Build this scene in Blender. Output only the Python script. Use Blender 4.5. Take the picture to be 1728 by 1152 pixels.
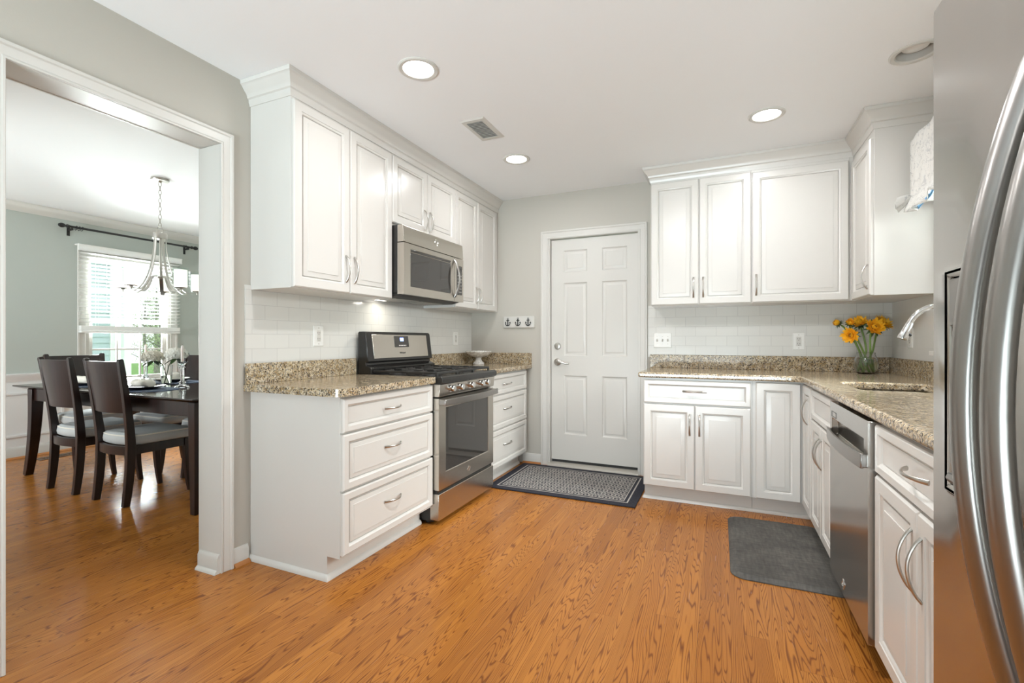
import bpy, bmesh, math, random
from mathutils import Vector, Matrix
PI = math.pi
rnd = random.Random(7)
for o in list(bpy.data.objects):
    bpy.data.objects.remove(o)
C = bpy.context.scene.collection
SC = bpy.context.scene

# ------------------------------------------------------------------ camera
cam_d = bpy.data.cameras.new('camera'); cam = bpy.data.objects.new('camera', cam_d); C.objects.link(cam)
cam_d.sensor_width = 36.0; cam_d.lens = 790.653 / 1728 * 36.0
cam_d.shift_y = -(576 - 573.263) / 1728; cam_d.clip_start = 0.02
cam.location = (2.2341, -4.0467, 1.1413); cam.rotation_euler = (PI / 2, 0, 0.4167)
SC.camera = cam
# ------------------------------------------------------------------ view + world
SC.view_settings.view_transform = 'Standard'; SC.view_settings.look = 'None'
SC.view_settings.exposure = 0.26; SC.view_settings.gamma = 1.0; SC.view_settings.use_curve_mapping = False
SC.cycles.use_denoising = True; SC.cycles.sample_clamp_indirect = 6.0
SC.cycles.max_bounces = 10; SC.cycles.diffuse_bounces = 6; SC.cycles.transparent_max_bounces = 24
W_ = bpy.data.worlds.new('overcast_sky'); SC.world = W_; W_.use_nodes = True
W_.node_tree.nodes['Background'].inputs[0].default_value = (0.93, 0.97, 1.0, 1)
W_.node_tree.nodes['Background'].inputs[1].default_value = 1.4

def area(name, loc, direction, sx, sy, watts, col):
    """Area light standing outside a window, real or added."""
    d = bpy.data.lights.new(name, 'AREA'); d.shape = 'RECTANGLE'; d.size = sx; d.size_y = sy
    d.energy = watts; d.color = col
    o = bpy.data.objects.new(name, d); C.objects.link(o); o.location = loc
    o.rotation_euler = Vector(direction).to_track_quat('-Z', 'Y').to_euler(); return o
DAY = (0.955, 0.98, 1.0)
area('added_fill_patio', (1.7, -7.86, .16), (0, 1, 4.0), 2.6, 1.3, 620, (0.82, 0.91, 1.0))  # added fill aimed up at the ceiling; its patio door is made up
area('added_fill_rear', (4.1, -5.3, 1.1), (-1, 0.15, 0.75), 2.2, 1.2, 25, (0.88, 0.94, 1.0))  # added fill from behind the fridge, through an invented window
area('daylight_sink_window', (4.85, -1.22, 2.35), (-1, 0, -0.35), 1.2, 1.1, 260, (0.97, .985, 1.0))
area('daylight_dining_window', (-4.95, -0.9, 1.7), (1, -.1, 0.12), 1.3, 1.7, 640, DAY)
area('added_fill_dining', (-3.0, -5.3, 1.3), (-.7, 1, 0.9), 1.3, 1.6, 300, DAY)  # added side fill for the dining room; no such window is known

CEIL = 2.466; RW = 3.338
CAN_W = 5.6; CAN_COL = (0.97, 0.975, 0.98)

# ------------------------------------------------------------------ helpers
class B(object):
    """bmesh collector"""
    def __init__(s): s.bm = bmesh.new()
    def v(s, p): return s.bm.verts.new(p)
    def f(s, vs):
        try: return s.bm.faces.new(vs)
        except ValueError: return None
    def poly(s, pts): return s.f([s.v(p) for p in pts])
    def box(s, x0, x1, y0, y1, z0, z1):
        x0, x1 = min(x0, x1), max(x0, x1); y0, y1 = min(y0, y1), max(y0, y1); z0, z1 = min(z0, z1), max(z0, z1)
        V = [s.v((x, y, z)) for z in (z0, z1) for y in (y0, y1) for x in (x0, x1)]
        for q in ((0, 2, 3, 1), (4, 5, 7, 6), (0, 1, 5, 4), (2, 6, 7, 3), (0, 4, 6, 2), (1, 3, 7, 5)): s.f([V[i] for i in q])
        return s
    def rings(s, loops, cap0=True, cap1=True, close=True):
        L = [[s.v(p) for p in lp] for lp in loops]; n = len(L[0])
        for a, b in zip(L[:-1], L[1:]):
            for i in range(n if close else n - 1):
                j = (i + 1) % n; s.f([a[i], a[j], b[j], b[i]])
        if cap0: s.f(L[0][::-1])
        if cap1: s.f(L[-1])
        return s
    def tube(s, pts, r, n=10, ref=None, caps=True, closed=False):
        pts = [Vector(p) for p in pts]; m = len(pts)
        loops = []; up = Vector(ref) if ref else None; prev = None
        for i, p in enumerate(pts):
            if closed: t = pts[(i + 1) % m] - pts[(i - 1) % m]
            else: t = pts[min(i + 1, m - 1)] - pts[max(i - 1, 0)]
            t.normalize()
            if up is not None: u = up
            elif prev is None: u = Vector((0, 0, 1)) if abs(t.z) < .9 else Vector((1, 0, 0))
            else: u = prev
            a = u - t * u.dot(t)
            if a.length < 1e-5: a = Vector((1, 0, 0)) - t * t.x
            a.normalize(); b = t.cross(a); prev = a
            q = r[i] if isinstance(r, list) else r
            ra, rb = q if isinstance(q, tuple) else (q, q)
            loops.append([p + a * ra * math.cos(2 * PI * k / n) + b * rb * math.sin(2 * PI * k / n) for k in range(n)])
        if closed: loops.append(loops[0]); s.rings(loops, False, False)
        else: s.rings(loops, caps, caps)
        return s
    def bar(s, pts, w, h, ref):
        """rectangular section swept along pts; w lies along ref"""
        pts = [Vector(p) for p in pts]; m = len(pts); loops = []
        for i, p in enumerate(pts):
            t = (pts[min(i + 1, m - 1)] - pts[max(i - 1, 0)]).normalized()
            a = Vector(ref) - t * t.dot(Vector(ref)); a.normalize(); b = t.cross(a)
            ww = w[i] if isinstance(w, list) else w; hh = h[i] if isinstance(h, list) else h
            loops.append([p + a * ww / 2 * sx + b * hh / 2 * sy for sx, sy in ((-1, -1), (1, -1), (1, 1), (-1, 1))])
        return s.rings(loops)
    def lathe(s, prof, c=(0, 0, 0), n=24, axis='z'):
        loops = []; ring = prof[0][0] > 1e-6 and prof[-1][0] > 1e-6
        if ring: prof = list(prof) + [prof[0]]
        for r, z in prof:
            lp = []
            for k in range(n):
                a = 2 * PI * k / n; x, y = r * math.cos(a), r * math.sin(a)
                q = (x, y, z) if axis == 'z' else ((z, x, y) if axis == 'x' else (y, z, x))
                lp.append((c[0] + q[0], c[1] + q[1], c[2] + q[2]))
            loops.append(lp)
        return s.rings(loops, prof[0][0] < 1e-6, prof[-1][0] < 1e-6)
    def prism(s, pts, z0, z1, axis='z'):
        def m(p, z): return (p[0], p[1], z) if axis == 'z' else ((z, p[0], p[1]) if axis == 'x' else (p[0], z, p[1]))
        return s.rings([[m(p, z0) for p in pts], [m(p, z1) for p in pts]])
    def slab(s, outer, holes, z0, z1):
        """flat slab with holes"""
        bm = bmesh.new()
        for lp in [outer] + holes:
            vs = [bm.verts.new((x, y, z0)) for x, y in lp]
            for i in range(len(vs)): bm.edges.new((vs[i], vs[(i + 1) % len(vs)]))
        bmesh.ops.triangle_fill(bm, use_beauty=True, use_dissolve=False, edges=bm.edges[:], normal=(0, 0, 1))
        r = bmesh.ops.extrude_face_region(bm, geom=bm.faces[:])
        for e in r['geom']:
            if isinstance(e, bmesh.types.BMVert): e.co.z = z1
        me = bpy.data.meshes.new('t'); bm.to_mesh(me); bm.free(); s.bm.from_mesh(me); bpy.data.meshes.remove(me)
        return s
    def sweep(s, path, prof, left=True):
        """profile (out, z) mitred along a horizontal polyline; out points to the right of travel if left is False"""
        P = [Vector((p[0], p[1])) for p in path]; sg = 1 if left else -1
        N = []
        for i in range(len(P) - 1):
            d = (P[i + 1] - P[i]).normalized(); N.append(Vector((-d.y, d.x)) * sg)
        loops = []
        for i, p in enumerate(P):
            if i == 0: m = N[0]
            elif i == len(P) - 1: m = N[-1]
            else:
                m = N[i - 1] + N[i]; m = m / (m.dot(N[i]))
            loops.append([(p.x + m.x * o, p.y + m.y * o, z) for o, z in prof])
        return s.rings(loops)
    def panelled(s, o, u, v, n, us, vs, panels, prof, thick):
        """slab front with a grid of cells; cells listed in panels get the nested profile (inset, height)"""
        o, u, v, n = Vector(o), Vector(u), Vector(v), Vector(n)
        P = lambda a, b, h: o + u * a + v * b + n * h
        for i in range(len(us) - 1):
            for j in range(len(vs) - 1):
                a0, a1, b0, b1 = us[i], us[i + 1], vs[j], vs[j + 1]
                if (i, j) in panels:
                    k = panels[(i, j)] if isinstance(panels, dict) else prof
                    s.rings([[P(a0 + q, b0 + q, h), P(a1 - q, b0 + q, h), P(a1 - q, b1 - q, h), P(a0 + q, b1 - q, h)] for q, h in k], False, True)
                else:
                    s.poly([P(a0, b0, 0), P(a1, b0, 0), P(a1, b1, 0), P(a0, b1, 0)])
        a0, a1, b0, b1 = us[0], us[-1], vs[0], vs[-1]
        s.rings([[P(a0, b0, 0), P(a1, b0, 0), P(a1, b1, 0), P(a0, b1, 0)], [P(a0, b0, -thick), P(a1, b0, -thick), P(a1, b1, -thick), P(a0, b1, -thick)]], False, True)
        return s
    def front(s, o, u, v, n, w, h, prof):
        """cabinet front: nested rectangles, profile (inset, height)"""
        o, u, v, n = Vector(o), Vector(u), Vector(v), Vector(n)
        P = lambda a, b, q: o + u * a + v * b + n * q
        return s.rings([[P(q, q, t), P(w - q, q, t), P(w - q, h - q, t), P(q, h - q, t)] for q, t in prof])

def fin(name, b, mat, parent=None, smooth=35, bevel=0, seg=2):
    """link the collected shape as ONE mesh object; shapes come in room coordinates of the thing's frame"""
    bmesh.ops.remove_doubles(b.bm, verts=b.bm.verts, dist=1e-5)
    bmesh.ops.recalc_face_normals(b.bm, faces=b.bm.faces)
    me = bpy.data.meshes.new(name)
    off = ROOT.get(parent.name) if parent is not None else None
    if off is not None: bmesh.ops.translate(b.bm, verts=b.bm.verts, vec=-off)
    b.bm.to_mesh(me); b.bm.free()
    if smooth:
        me.shade_smooth(); me.set_sharp_from_angle(angle=math.radians(smooth))
    me.materials.append(mat)
    o = bpy.data.objects.new(name, me); C.objects.link(o)
    if parent is not None:
        o.parent = parent
        if off is not None: ROOT[o.name] = off
    if bevel:
        m = o.modifiers.new('edge', 'BEVEL'); m.width = bevel; m.segments = seg; m.limit_method = 'ANGLE'; m.angle_limit = math.radians(40)
        m.harden_normals = False
    return o
ROOT = {}
def thing(name, label, cat, loc=(0, 0, 0), rotz=0, group=None, local=False):
    o = bpy.data.objects.new(name, None); C.objects.link(o); o.empty_display_size = .1
    o.location = loc; o.rotation_euler = (0, 0, rotz); o['label'] = label; o['category'] = cat
    if group: o['group'] = group
    if not local: ROOT[o.name] = Vector(loc)
    return o
def tag(o, label, cat, group=None):
    o['label'] = label; o['category'] = cat
    if group: o['group'] = group
    return o
def base(o, loc):
    """move a one-mesh thing's origin to its base"""
    o.data.transform(Matrix.Translation(-Vector(loc))); o.location = loc; return o
def struct(o): o['kind'] = 'structure'; return o
def sroot(name, loc):
    o = bpy.data.objects.new(name, None); C.objects.link(o); o.empty_display_size = .1; o.location = loc
    ROOT[o.name] = Vector(loc); o['kind'] = 'structure'; return o
def copy_tree(o, parent=None):
    c = o.copy(); C.objects.link(c)
    if parent: c.parent = parent
    for ch in list(o.children): copy_tree(ch, c)
    return c

# ------------------------------------------------------------------ materials
def mat(name, col, rough=.5, metal=0, **k):
    m = bpy.data.materials.new(name); m.use_nodes = True
    p = m.node_tree.nodes['Principled BSDF']
    p.inputs['Base Color'].default_value = (*col, 1); p.inputs['Roughness'].default_value = rough; p.inputs['Metallic'].default_value = metal
    for a, b in k.items(): p.inputs[a.replace('_', ' ')].default_value = b
    return m
class NT(object):
    def __init__(s, m): s.t = m.node_tree; s.p = s.t.nodes.get('Principled BSDF')
    def n(s, typ, **k):
        o = s.t.nodes.new(typ)
        for a, b in k.items(): setattr(o, a, b)
        return o
    def l(s, a, b): s.t.links.new(a, b)
    def math(s, op, a, b=None, c=None):
        o = s.n('ShaderNodeMath', operation=op)
        for i, x in enumerate((a, b, c)):
            if x is None: continue
            if isinstance(x, (int, float)): o.inputs[i].default_value = x
            else: s.l(x, o.inputs[i])
        return o.outputs[0]
    def coord(s, kind='Object'): return s.n('ShaderNodeTexCoord').outputs[kind]
    def mapping(s, vec, scale=(1, 1, 1), loc=(0, 0, 0), rot=(0, 0, 0)):
        o = s.n('ShaderNodeMapping'); o.inputs['Scale'].default_value = scale; o.inputs['Location'].default_value = loc; o.inputs['Rotation'].default_value = rot
        s.l(vec, o.inputs['Vector']); return o.outputs[0]
    def noise(s, vec, scale, detail=3, rough=.5, dist=0):
        o = s.n('ShaderNodeTexNoise'); o.inputs['Scale'].default_value = scale; o.inputs['Detail'].default_value = detail
        o.inputs['Roughness'].default_value = rough; o.inputs['Distortion'].default_value = dist
        if vec is not None: s.l(vec, o.inputs['Vector'])
        return o.outputs[0]
    def ramp(s, fac, stops, interp='LINEAR'):
        o = s.n('ShaderNodeValToRGB'); r = o.color_ramp; r.interpolation = interp
        while len(r.elements) < len(stops): r.elements.new(.5)
        for e, (p, c) in zip(r.elements, stops):
            e.position = p; e.color = (*c, 1) if len(c) == 3 else c
        s.l(fac, o.inputs[0]); return o.outputs[0]
    def mix(s, fac, a, b, blend='MIX'):
        o = s.n('ShaderNodeMix', data_type='RGBA', blend_type=blend)
        for i, x in ((0, fac), (6, a), (7, b)):
            if isinstance(x, (int, float)): o.inputs[i].default_value = x
            elif isinstance(x, tuple): o.inputs[i].default_value = (*x, 1)
            else: s.l(x, o.inputs[i])
        return o.outputs[2]
    def bump(s, h, strength=.2, dist=.01):
        o = s.n('ShaderNodeBump'); o.inputs['Strength'].default_value = strength; o.inputs['Distance'].default_value = dist
        s.l(h, o.inputs['Height']); s.l(o.outputs[0], s.p.inputs['Normal'])

def painted(name, col, rough, amt=.02, scale=60):
    m = mat(name, col, rough); t = NT(m)
    t.bump(t.noise(t.coord(), scale, 4), amt, .004); return m
M = {}
M['white'] = painted('white_lacquer', (.645, .625, .592), .26, .015, 25)
M['trim'] = painted('white_trim_paint', (.62, .602, .565), .32)
M['ceil'] = painted('ceiling_paint', (.89, .90, .915), .75, .06, 180)
M['greige'] = painted('greige_wall_paint', (.495, .47, .42), .65, .06, 160)
M['sage'] = painted('sage_wall_paint', (.45, .48, .445), .65, .06, 160)
M['plate'] = mat('white_plastic', (.80, .79, .76), .35)
M['slot'] = mat('dark_slot', (.05, .05, .05), .5)
M['nickel'] = mat('brushed_nickel', (.52, .495, .46), .30, 1)
M['chrome'] = mat('chrome', (.80, .80, .80), .09, 1)
M['black'] = mat('black_enamel', (.018, .017, .016), .22)
M['iron'] = mat('cast_iron', (.03, .028, .026), .5)
M['blackmetal'] = mat('black_metal', (.012, .012, .012), .4)
M['darkglass'] = mat('dark_oven_glass', (.035, .032, .029), .04, 0, Specular_IOR_Level=.9)
M['rubber'] = mat('black_rubber', (.02, .02, .02), .7)

def stainless(name, col, rough, axis):
    m = mat(name, col, rough, 1); t = NT(m)
    sc = {'z': (700, 700, 4), 'y': (700, 4, 700), 'x': (4, 700, 700)}[axis]
    h = t.noise(t.mapping(t.coord(), sc), 1.0, 2)
    r = t.math('MULTIPLY_ADD', h, .05, rough - .025); t.l(r, t.p.inputs['Roughness'])
    w = t.noise(t.mapping(t.coord(), (1, 1, 1)), 2.2, 1)
    t.bump(w, .06, .02)
    t.p.inputs['Anisotropic'].default_value = .35
    return m
M['steel'] = stainless('stainless_steel', (.60, .56, .505), .26, 'y'); M['steel_dark'] = stainless('dishwasher_steel', (.50, .475, .445), .22, 'y')
M['fridge'] = stainless('refrigerator_steel', (.54, .52, .495), .155, 'y')
M['bar'] = mat('satin_steel_bar', (.34, .325, .31), .30, 1)

def floor_mat():
    m = mat('oak_strip_floor', (.5, .25, .1), .22, Specular_IOR_Level=.30); t = NT(m)
    xyz = t.n('ShaderNodeSeparateXYZ'); t.l(t.coord(), xyz.inputs[0]); x, y = xyz.outputs[0], xyz.outputs[1]
    w, L = .083, 1.15
    xs = t.math('DIVIDE', x, w); ix = t.math('FLOOR', xs)
    wn = t.n('ShaderNodeTexWhiteNoise', noise_dimensions='1D'); t.l(ix, wn.inputs['W'])
    ys = t.math('ADD', t.math('DIVIDE', y, L), t.math('MULTIPLY', wn.outputs[0], 9.0)); iy = t.math('FLOOR', ys)
    idn = t.n('ShaderNodeTexWhiteNoise', noise_dimensions='2D'); cv = t.n('ShaderNodeCombineXYZ'); t.l(ix, cv.inputs[0]); t.l(iy, cv.inputs[1]); t.l(cv.outputs[0], idn.inputs['Vector'])
    idv = idn.outputs[0]
    def cvec(kx, ky, ko):
        c = t.n('ShaderNodeCombineXYZ'); t.l(t.math('ADD', t.math('MULTIPLY', x, kx), t.math('MULTIPLY', idv, ko)), c.inputs[0])
        t.l(t.math('ADD', t.math('MULTIPLY', y, ky), t.math('MULTIPLY', idv, ko * 3.1)), c.inputs[1]); t.l(t.math('MULTIPLY', idv, ko * .7), c.inputs[2]); return c.outputs[0]
    g = t.noise(cvec(11.5, .75, 37), 1.0, 2, .42, .2)                     # long contours: cathedral grain
    ring = t.math('ABSOLUTE', t.math('SINE', t.math('MULTIPLY', g, 118.0)))
    line = t.ramp(ring, [(0, (1, 1, 1)), (.26, (.62, .62, .62)), (.55, (0, 0, 0))])
    fib = t.noise(cvec(190, 5.0, 11), 1.0, 2, .6)
    pore = t.ramp(fib, [(.52, (0, 0, 0)), (.72, (1, 1, 1))])
    tone = t.ramp(idv, [(0, (.345, .122, .018)), (.35, (.45, .166, .025)), (.7, (.49, .190, .031)), (1, (.385, .137, .020))])
    lf = t.noise(cvec(3, .8, 5), 1.0, 2)
    tone = t.mix(t.math('MULTIPLY', lf, .5), tone, (.29, .112, .026))
    c1 = t.mix(t.math('MULTIPLY', line, .95), tone, (.150, .042, .009))
    c2 = t.mix(t.math('MULTIPLY', pore, .32), c1, (.15, .045, .010))
    fx = t.math('FRACT', xs); ex = t.math('MINIMUM', fx, t.math('SUBTRACT', 1.0, fx))
    fy = t.math('FRACT', ys); ey = t.math('MULTIPLY', t.math('MINIMUM', fy, t.math('SUBTRACT', 1.0, fy)), L / w)
    e = t.math('MINIMUM', ex, ey)
    seam = t.ramp(e, [(0.0, (1, 1, 1)), (.016, (0, 0, 0))])
    c3 = t.mix(t.math('MULTIPLY', seam, .65), c2, (.10, .035, .01))
    t.l(c3, t.p.inputs['Base Color'])
    t.l(t.math('MULTIPLY_ADD', fib, .16, .16), t.p.inputs['Roughness'])
    hgt = t.math('SUBTRACT', t.math('MULTIPLY', lf, .4), t.math('ADD', t.math('MULTIPLY', line, .05), seam)); t.bump(hgt, .10, .004)
    return m
M['floor'] = floor_mat()

def granite():
    m = mat('speckled_granite', (.6, .5, .38), .13); t = NT(m); v = t.coord()
    big = t.noise(v, 30, 3, .6, .4)
    c = t.ramp(big, [(.30, (.26, .18, .09)), (.44, (.46, .355, .215)), (.57, (.60, .50, .35)), (.74, (.66, .59, .47))])
    gold = t.noise(t.mapping(v, (1, 1, 1), (7, 3, 1)), 85, 2, .6)
    c = t.mix(t.ramp(gold, [(.54, (0, 0, 0)), (.62, (.75, .75, .75))]), c, (.33, .20, .075))
    grey = t.noise(t.mapping(v, (1, 1, 1), (3, 9, 4)), 120, 3, .6)
    c = t.mix(t.ramp(grey, [(.54, (0, 0, 0)), (.60, (.85, .85, .85))]), c, (.17, .155, .15))
    lite = t.noise(t.mapping(v, (1, 1, 1), (2, 4, 6)), 105, 2, .6)
    c = t.mix(t.ramp(lite, [(.59, (0, 0, 0)), (.65, (.6, .6, .6))]), c, (.68, .63, .54))
    dk = t.noise(t.mapping(v, (1, 1, 1), (1, 5, 8)), 122, 4, .68, .6)
    c = t.mix(t.ramp(dk, [(.530, (0, 0, 0)), (.580, (1, 1, 1))]), c, (.040, .030, .020))
    t.l(c, t.p.inputs['Base Color']); return m
M['granite'] = granite()

def tile_mat(axis):
    m = mat('white_subway_tile_' + axis, (.78, .775, .75), .14); t = NT(m)
    xyz = t.n('ShaderNodeSeparateXYZ'); t.l(t.coord(), xyz.inputs[0]); c = t.n('ShaderNodeCombineXYZ')
    t.l(xyz.outputs[0 if axis == 'x' else 1], c.inputs[0]); t.l(t.math('SUBTRACT', xyz.outputs[2], 1.018), c.inputs[1])
    b = t.n('ShaderNodeTexBrick'); b.offset = .5; b.squash = 1
    for k, x in (('Scale', 1), ('Mortar Size', .0013), ('Mortar Smooth', .2), ('Brick Width', .1525), ('Row Height', .0768), ('Bias', 0)): b.inputs[k].default_value = x
    b.inputs['Color1'].default_value = (.69, .68, .645, 1); b.inputs['Color2'].default_value = (.67, .66, .63, 1); b.inputs['Mortar'].default_value = (.50, .49, .47, 1)
    t.l(c.outputs[0], b.inputs['Vector']); t.l(b.outputs['Color'], t.p.inputs['Base Color'])
    w = t.noise(t.coord(), 9, 1)
    t.bump(t.math('SUBTRACT', t.math('MULTIPLY', w, .5), b.outputs['Fac']), .22, .003)
    t.l(t.math('MULTIPLY_ADD', b.outputs['Fac'], .5, .13), t.p.inputs['Roughness'])
    return m
M['tile_x'], M['tile_y'] = tile_mat('x'), tile_mat('y')

def espresso():
    m = mat('espresso_wood', (.03, .017, .013), .28); t = NT(m)
    n = t.noise(t.mapping(t.coord(), (30, 30, 3)), 1, 3)
    t.l(t.ramp(n, [(.3, (.013, .006, .0055)), (.7, (.027, .012, .010))]), t.p.inputs['Base Color']); return m
M['wood'] = espresso()
M['woodred'] = mat('reddish_wood_veneer', (.10, .035, .02), .35)
def cloth(name, a, b, s=400):
    m = mat(name, a, .85); t = NT(m); n = t.noise(t.coord(), s, 2)
    t.l(t.mix(n, a, b), t.p.inputs['Base Color']); t.bump(n, .2, .002); return m
M['seat'] = cloth('grey_upholstery', (.40, .41, .42), (.52, .53, .53))
M['napkin'] = cloth('cream_napkin', (.72, .68, .60), (.82, .79, .72))
M['placemat'] = cloth('blue_placemat', (.06, .09, .16), (.10, .14, .23))
M['matgrey'] = cloth('charcoal_mat_rubber', (.045, .044, .042), (.075, .073, .070), 60)
def glass(name, col=(1, 1, 1), rough=0, ior=1.45):
    return mat(name, col, rough, 0, Transmission_Weight=1.0, IOR=ior)
M['glass'] = glass('clear_glass'); M['water'] = glass('vase_water', (.93, 1, .88), 0, 1.33)
def pane(ior=1.45):
    m = bpy.data.materials.new('window_pane'); m.use_nodes = True; t = m.node_tree; t.nodes.clear()
    o = t.nodes.new('ShaderNodeOutputMaterial'); mx = t.nodes.new('ShaderNodeMixShader'); tr = t.nodes.new('ShaderNodeBsdfTransparent'); gl = t.nodes.new('ShaderNodeBsdfGlossy')
    gl.inputs['Roughness'].default_value = .02; tr.inputs[0].default_value = (.95, .98, .97, 1); f = t.nodes.new('ShaderNodeFresnel'); f.inputs[0].default_value = ior
    t.links.new(f.outputs[0], mx.inputs[0]); t.links.new(tr.outputs[0], mx.inputs[1]); t.links.new(gl.outputs[0], mx.inputs[2]); t.links.new(mx.outputs[0], o.inputs[0]); return m
M['pane'] = pane(); M['thinglass'] = pane(); M['thinglass'].name = 'thin_shade_glass'
_t = M['thinglass'].node_tree; _mx = [n for n in _t.nodes if n.type == 'MIX_SHADER'][0]
for _l in list(_t.links):
    if _l.to_socket == _mx.inputs[0]: _t.links.remove(_l)
_mx.inputs[0].default_value = .06
def emit(name, col, st):
    m = mat(name, (.8, .8, .8), .5); p = m.node_tree.nodes['Principled BSDF']
    p.inputs['Emission Color'].default_value = (*col, 1); p.inputs['Emission Strength'].default_value = st; return m
M['lens'] = emit('lit_lamp_lens', (1, .97, .92), 9.0)
M['shade'] = emit('lit_frosted_shade', (1, .93, .82), .8)
M['screen'] = emit('blue_clock_display', (.08, .25, 1.0), 2.2)
M['hoodlamp'] = emit('hood_lamp_lens', (1, .95, .85), 8.0)
M['slat'] = mat('white_blind_slat', (.82, .82, .80), .45, 0)

# ------------------------------------------------------------------ setting
def wallx(name, x0, x1, y0, y1, z0, z1, holes, m):
    """wall standing along y with rectangular holes (ya, yb, za, zb)"""
    b = B(); ys = sorted({y0, y1, *[h[0] for h in holes], *[h[1] for h in holes]})
    for a, c in zip(ys[:-1], ys[1:]):
        hs = [h for h in holes if h[0] <= a + 1e-6 and h[1] >= c - 1e-6]
        if not hs: b.box(x0, x1, a, c, z0, z1)
        else:
            h = hs[0]
            if h[2] > z0: b.box(x0, x1, a, c, z0, h[2])
            if h[3] < z1: b.box(x0, x1, a, c, h[3], z1)
    return struct(fin(name, b, m, smooth=0))
def wally(name, x0, x1, y0, y1, z0, z1, holes, m):
    b = B(); xs = sorted({x0, x1, *[h[0] for h in holes], *[h[1] for h in holes]})
    for a, c in zip(xs[:-1], xs[1:]):
        hs = [h for h in holes if h[0] <= a + 1e-6 and h[1] >= c - 1e-6]
        if not hs: b.box(a, c, y0, y1, z0, z1)
        else:
            h = hs[0]
            if h[2] > z0: b.box(a, c, y0, y1, z0, h[2])
            if h[3] < z1: b.box(a, c, y0, y1, h[3], z1)
    return struct(fin(name, b, m, smooth=0))
YF = -7.0; DX = -3.95; OY0, OY1, OZ = -3.285, -2.530, 2.100; WT = -0.148
struct(fin('floor', B().box(DX - .12, RW + .12, YF - .12, .14, -.05, 0), M['floor'], smooth=0))
hole = [(3.06 + .078 * math.cos(2 * PI * k / 40), -1.321 + .078 * math.sin(2 * PI * k / 40)) for k in range(40)]
struct(fin('ceiling', B().slab([(DX - .12, YF - .12), (RW + .12, YF - .12), (RW + .12, .14), (DX - .12, .14)], [hole], CEIL, CEIL + .05), M['ceil'], smooth=0))
# partition: greige towards the kitchen, sage towards the dining room
wallx('wall_left', WT / 2, 0, YF, 0, 0, CEIL, [(OY0 - .02, OY1 + .02, 0, OZ + .02)], M['greige'])
wallx('wall_dining_right', WT, WT / 2, -4.8, 0, 0, CEIL, [(OY0 - .02, OY1 + .02, 0, OZ + .02)], M['sage'])
wally('wall_back', 0, RW, 0, .14, 0, CEIL, [(.80, 1.625, 0, 2.075)], M['greige'])
wallx('wall_right', RW, RW + .14, YF, .14, 0, CEIL, [(-1.62, -.84, 1.08, 2.20), (-6.4, -4.2, .80, 2.15)], M['greige'])
wally('wall_front', WT, RW, YF - .12, YF, 0, CEIL, [(.45, 2.95, 0, 2.15)], M['greige'])
WY0, WY1, WZ0, WZ1 = -1.315, -.475, .66, 2.06
wallx('wall_dining_window', DX - .12, DX, -4.92, .14, 0, CEIL, [(WY0, WY1, WZ0, WZ1)], M['sage'])
wally('wall_dining_back', DX, WT, 0, .14, 0, CEIL, [], M['sage'])
wally('wall_dining_front', DX, WT, -4.92, -4.8, 0, CEIL, [(-3.1, -1.1, .7, 2.1)], M['sage'])
struct(fin('ground_outside', B().box(-40, 12, -20, 25, -.75, -.70), cloth('spring_lawn', (.12, .30, .05), (.22, .42, .10), 3), smooth=0))

# opening casing + lining: trim_1
b = B()
b.box(WT, 0, OY0 - .02, OY0, 0, OZ); b.box(WT, 0, OY1, OY1 + .02, 0, OZ); b.box(WT, 0, OY0 - .02, OY1 + .02, OZ, OZ + .02)
cas = [(.0, 0.), (.060, 0.), (.060, .020), (.048, .020), (.044, .014), (.012, .010), (.008, .013), (0., .013)]   # (across, out)
def casing_x(b, x, sg, ya, yb, zt, z0=0, prof=cas):
    """three-sided casing on a wall facing sg*x round an opening ya..yb up to zt"""
    loops = []
    for (yy, zz, dy, dz) in ((ya, z0, -1, 0), (ya, zt, -1, 1), (yb, zt, 1, 1), (yb, z0, 1, 0)):
        loops.append([(x + sg * o, yy + dy * a, zz + dz * a) for a, o in prof])
    b.rings(loops)
casing_x(b, 0, 1, OY0, OY1, OZ); casing_x(b, WT, -1, OY0, OY1, OZ)
struct(fin('trim_1', b, M['trim'], bevel=.002))
# jamb foot blocks wrap
bbp = [(0, 0), (.013, 0), (.013, .072), (.009, .082), (.005, .090), (0, .092)]
b = B().sweep([(WT - .001, OY1), (0.001, OY1)], [(o, z) for o, z in bbp], left=False)
b.sweep([(WT - .001, OY1 - .013), (.001, OY1 - .013)], [(0, 0), (.014, 0), (.012, .008), (.006, .015), (0, .018)], left=False)
struct(fin('trim_2', b, M['trim']))

def baseboard(name, path, left, shoe=True):
    b = B().sweep(path, bbp, left); struct(fin(name, b, M['trim'], smooth=40))
baseboard('baseboard_left', [(0, OY1 + .063), (0, -2.385)], False)
baseboard('baseboard_back', [(.56, 0), (.737, 0)], False)
baseboard('baseboard_front_left', [(0, YF), (0, OY0 - .063)], False)
shoe = [(0, 0), (.016, 0), (.0145, .008), (.009, .014), (0, .018)]
M['oakshoe'] = mat('oak_shoe_moulding', (.42, .17, .05), .35)
struct(fin('trim_3', B().sweep([(.013, OY1 + .063), (.013, -2.385)], shoe, False).sweep([(.56, -.013), (.737, -.013)], shoe, False), M['oakshoe']))
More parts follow.
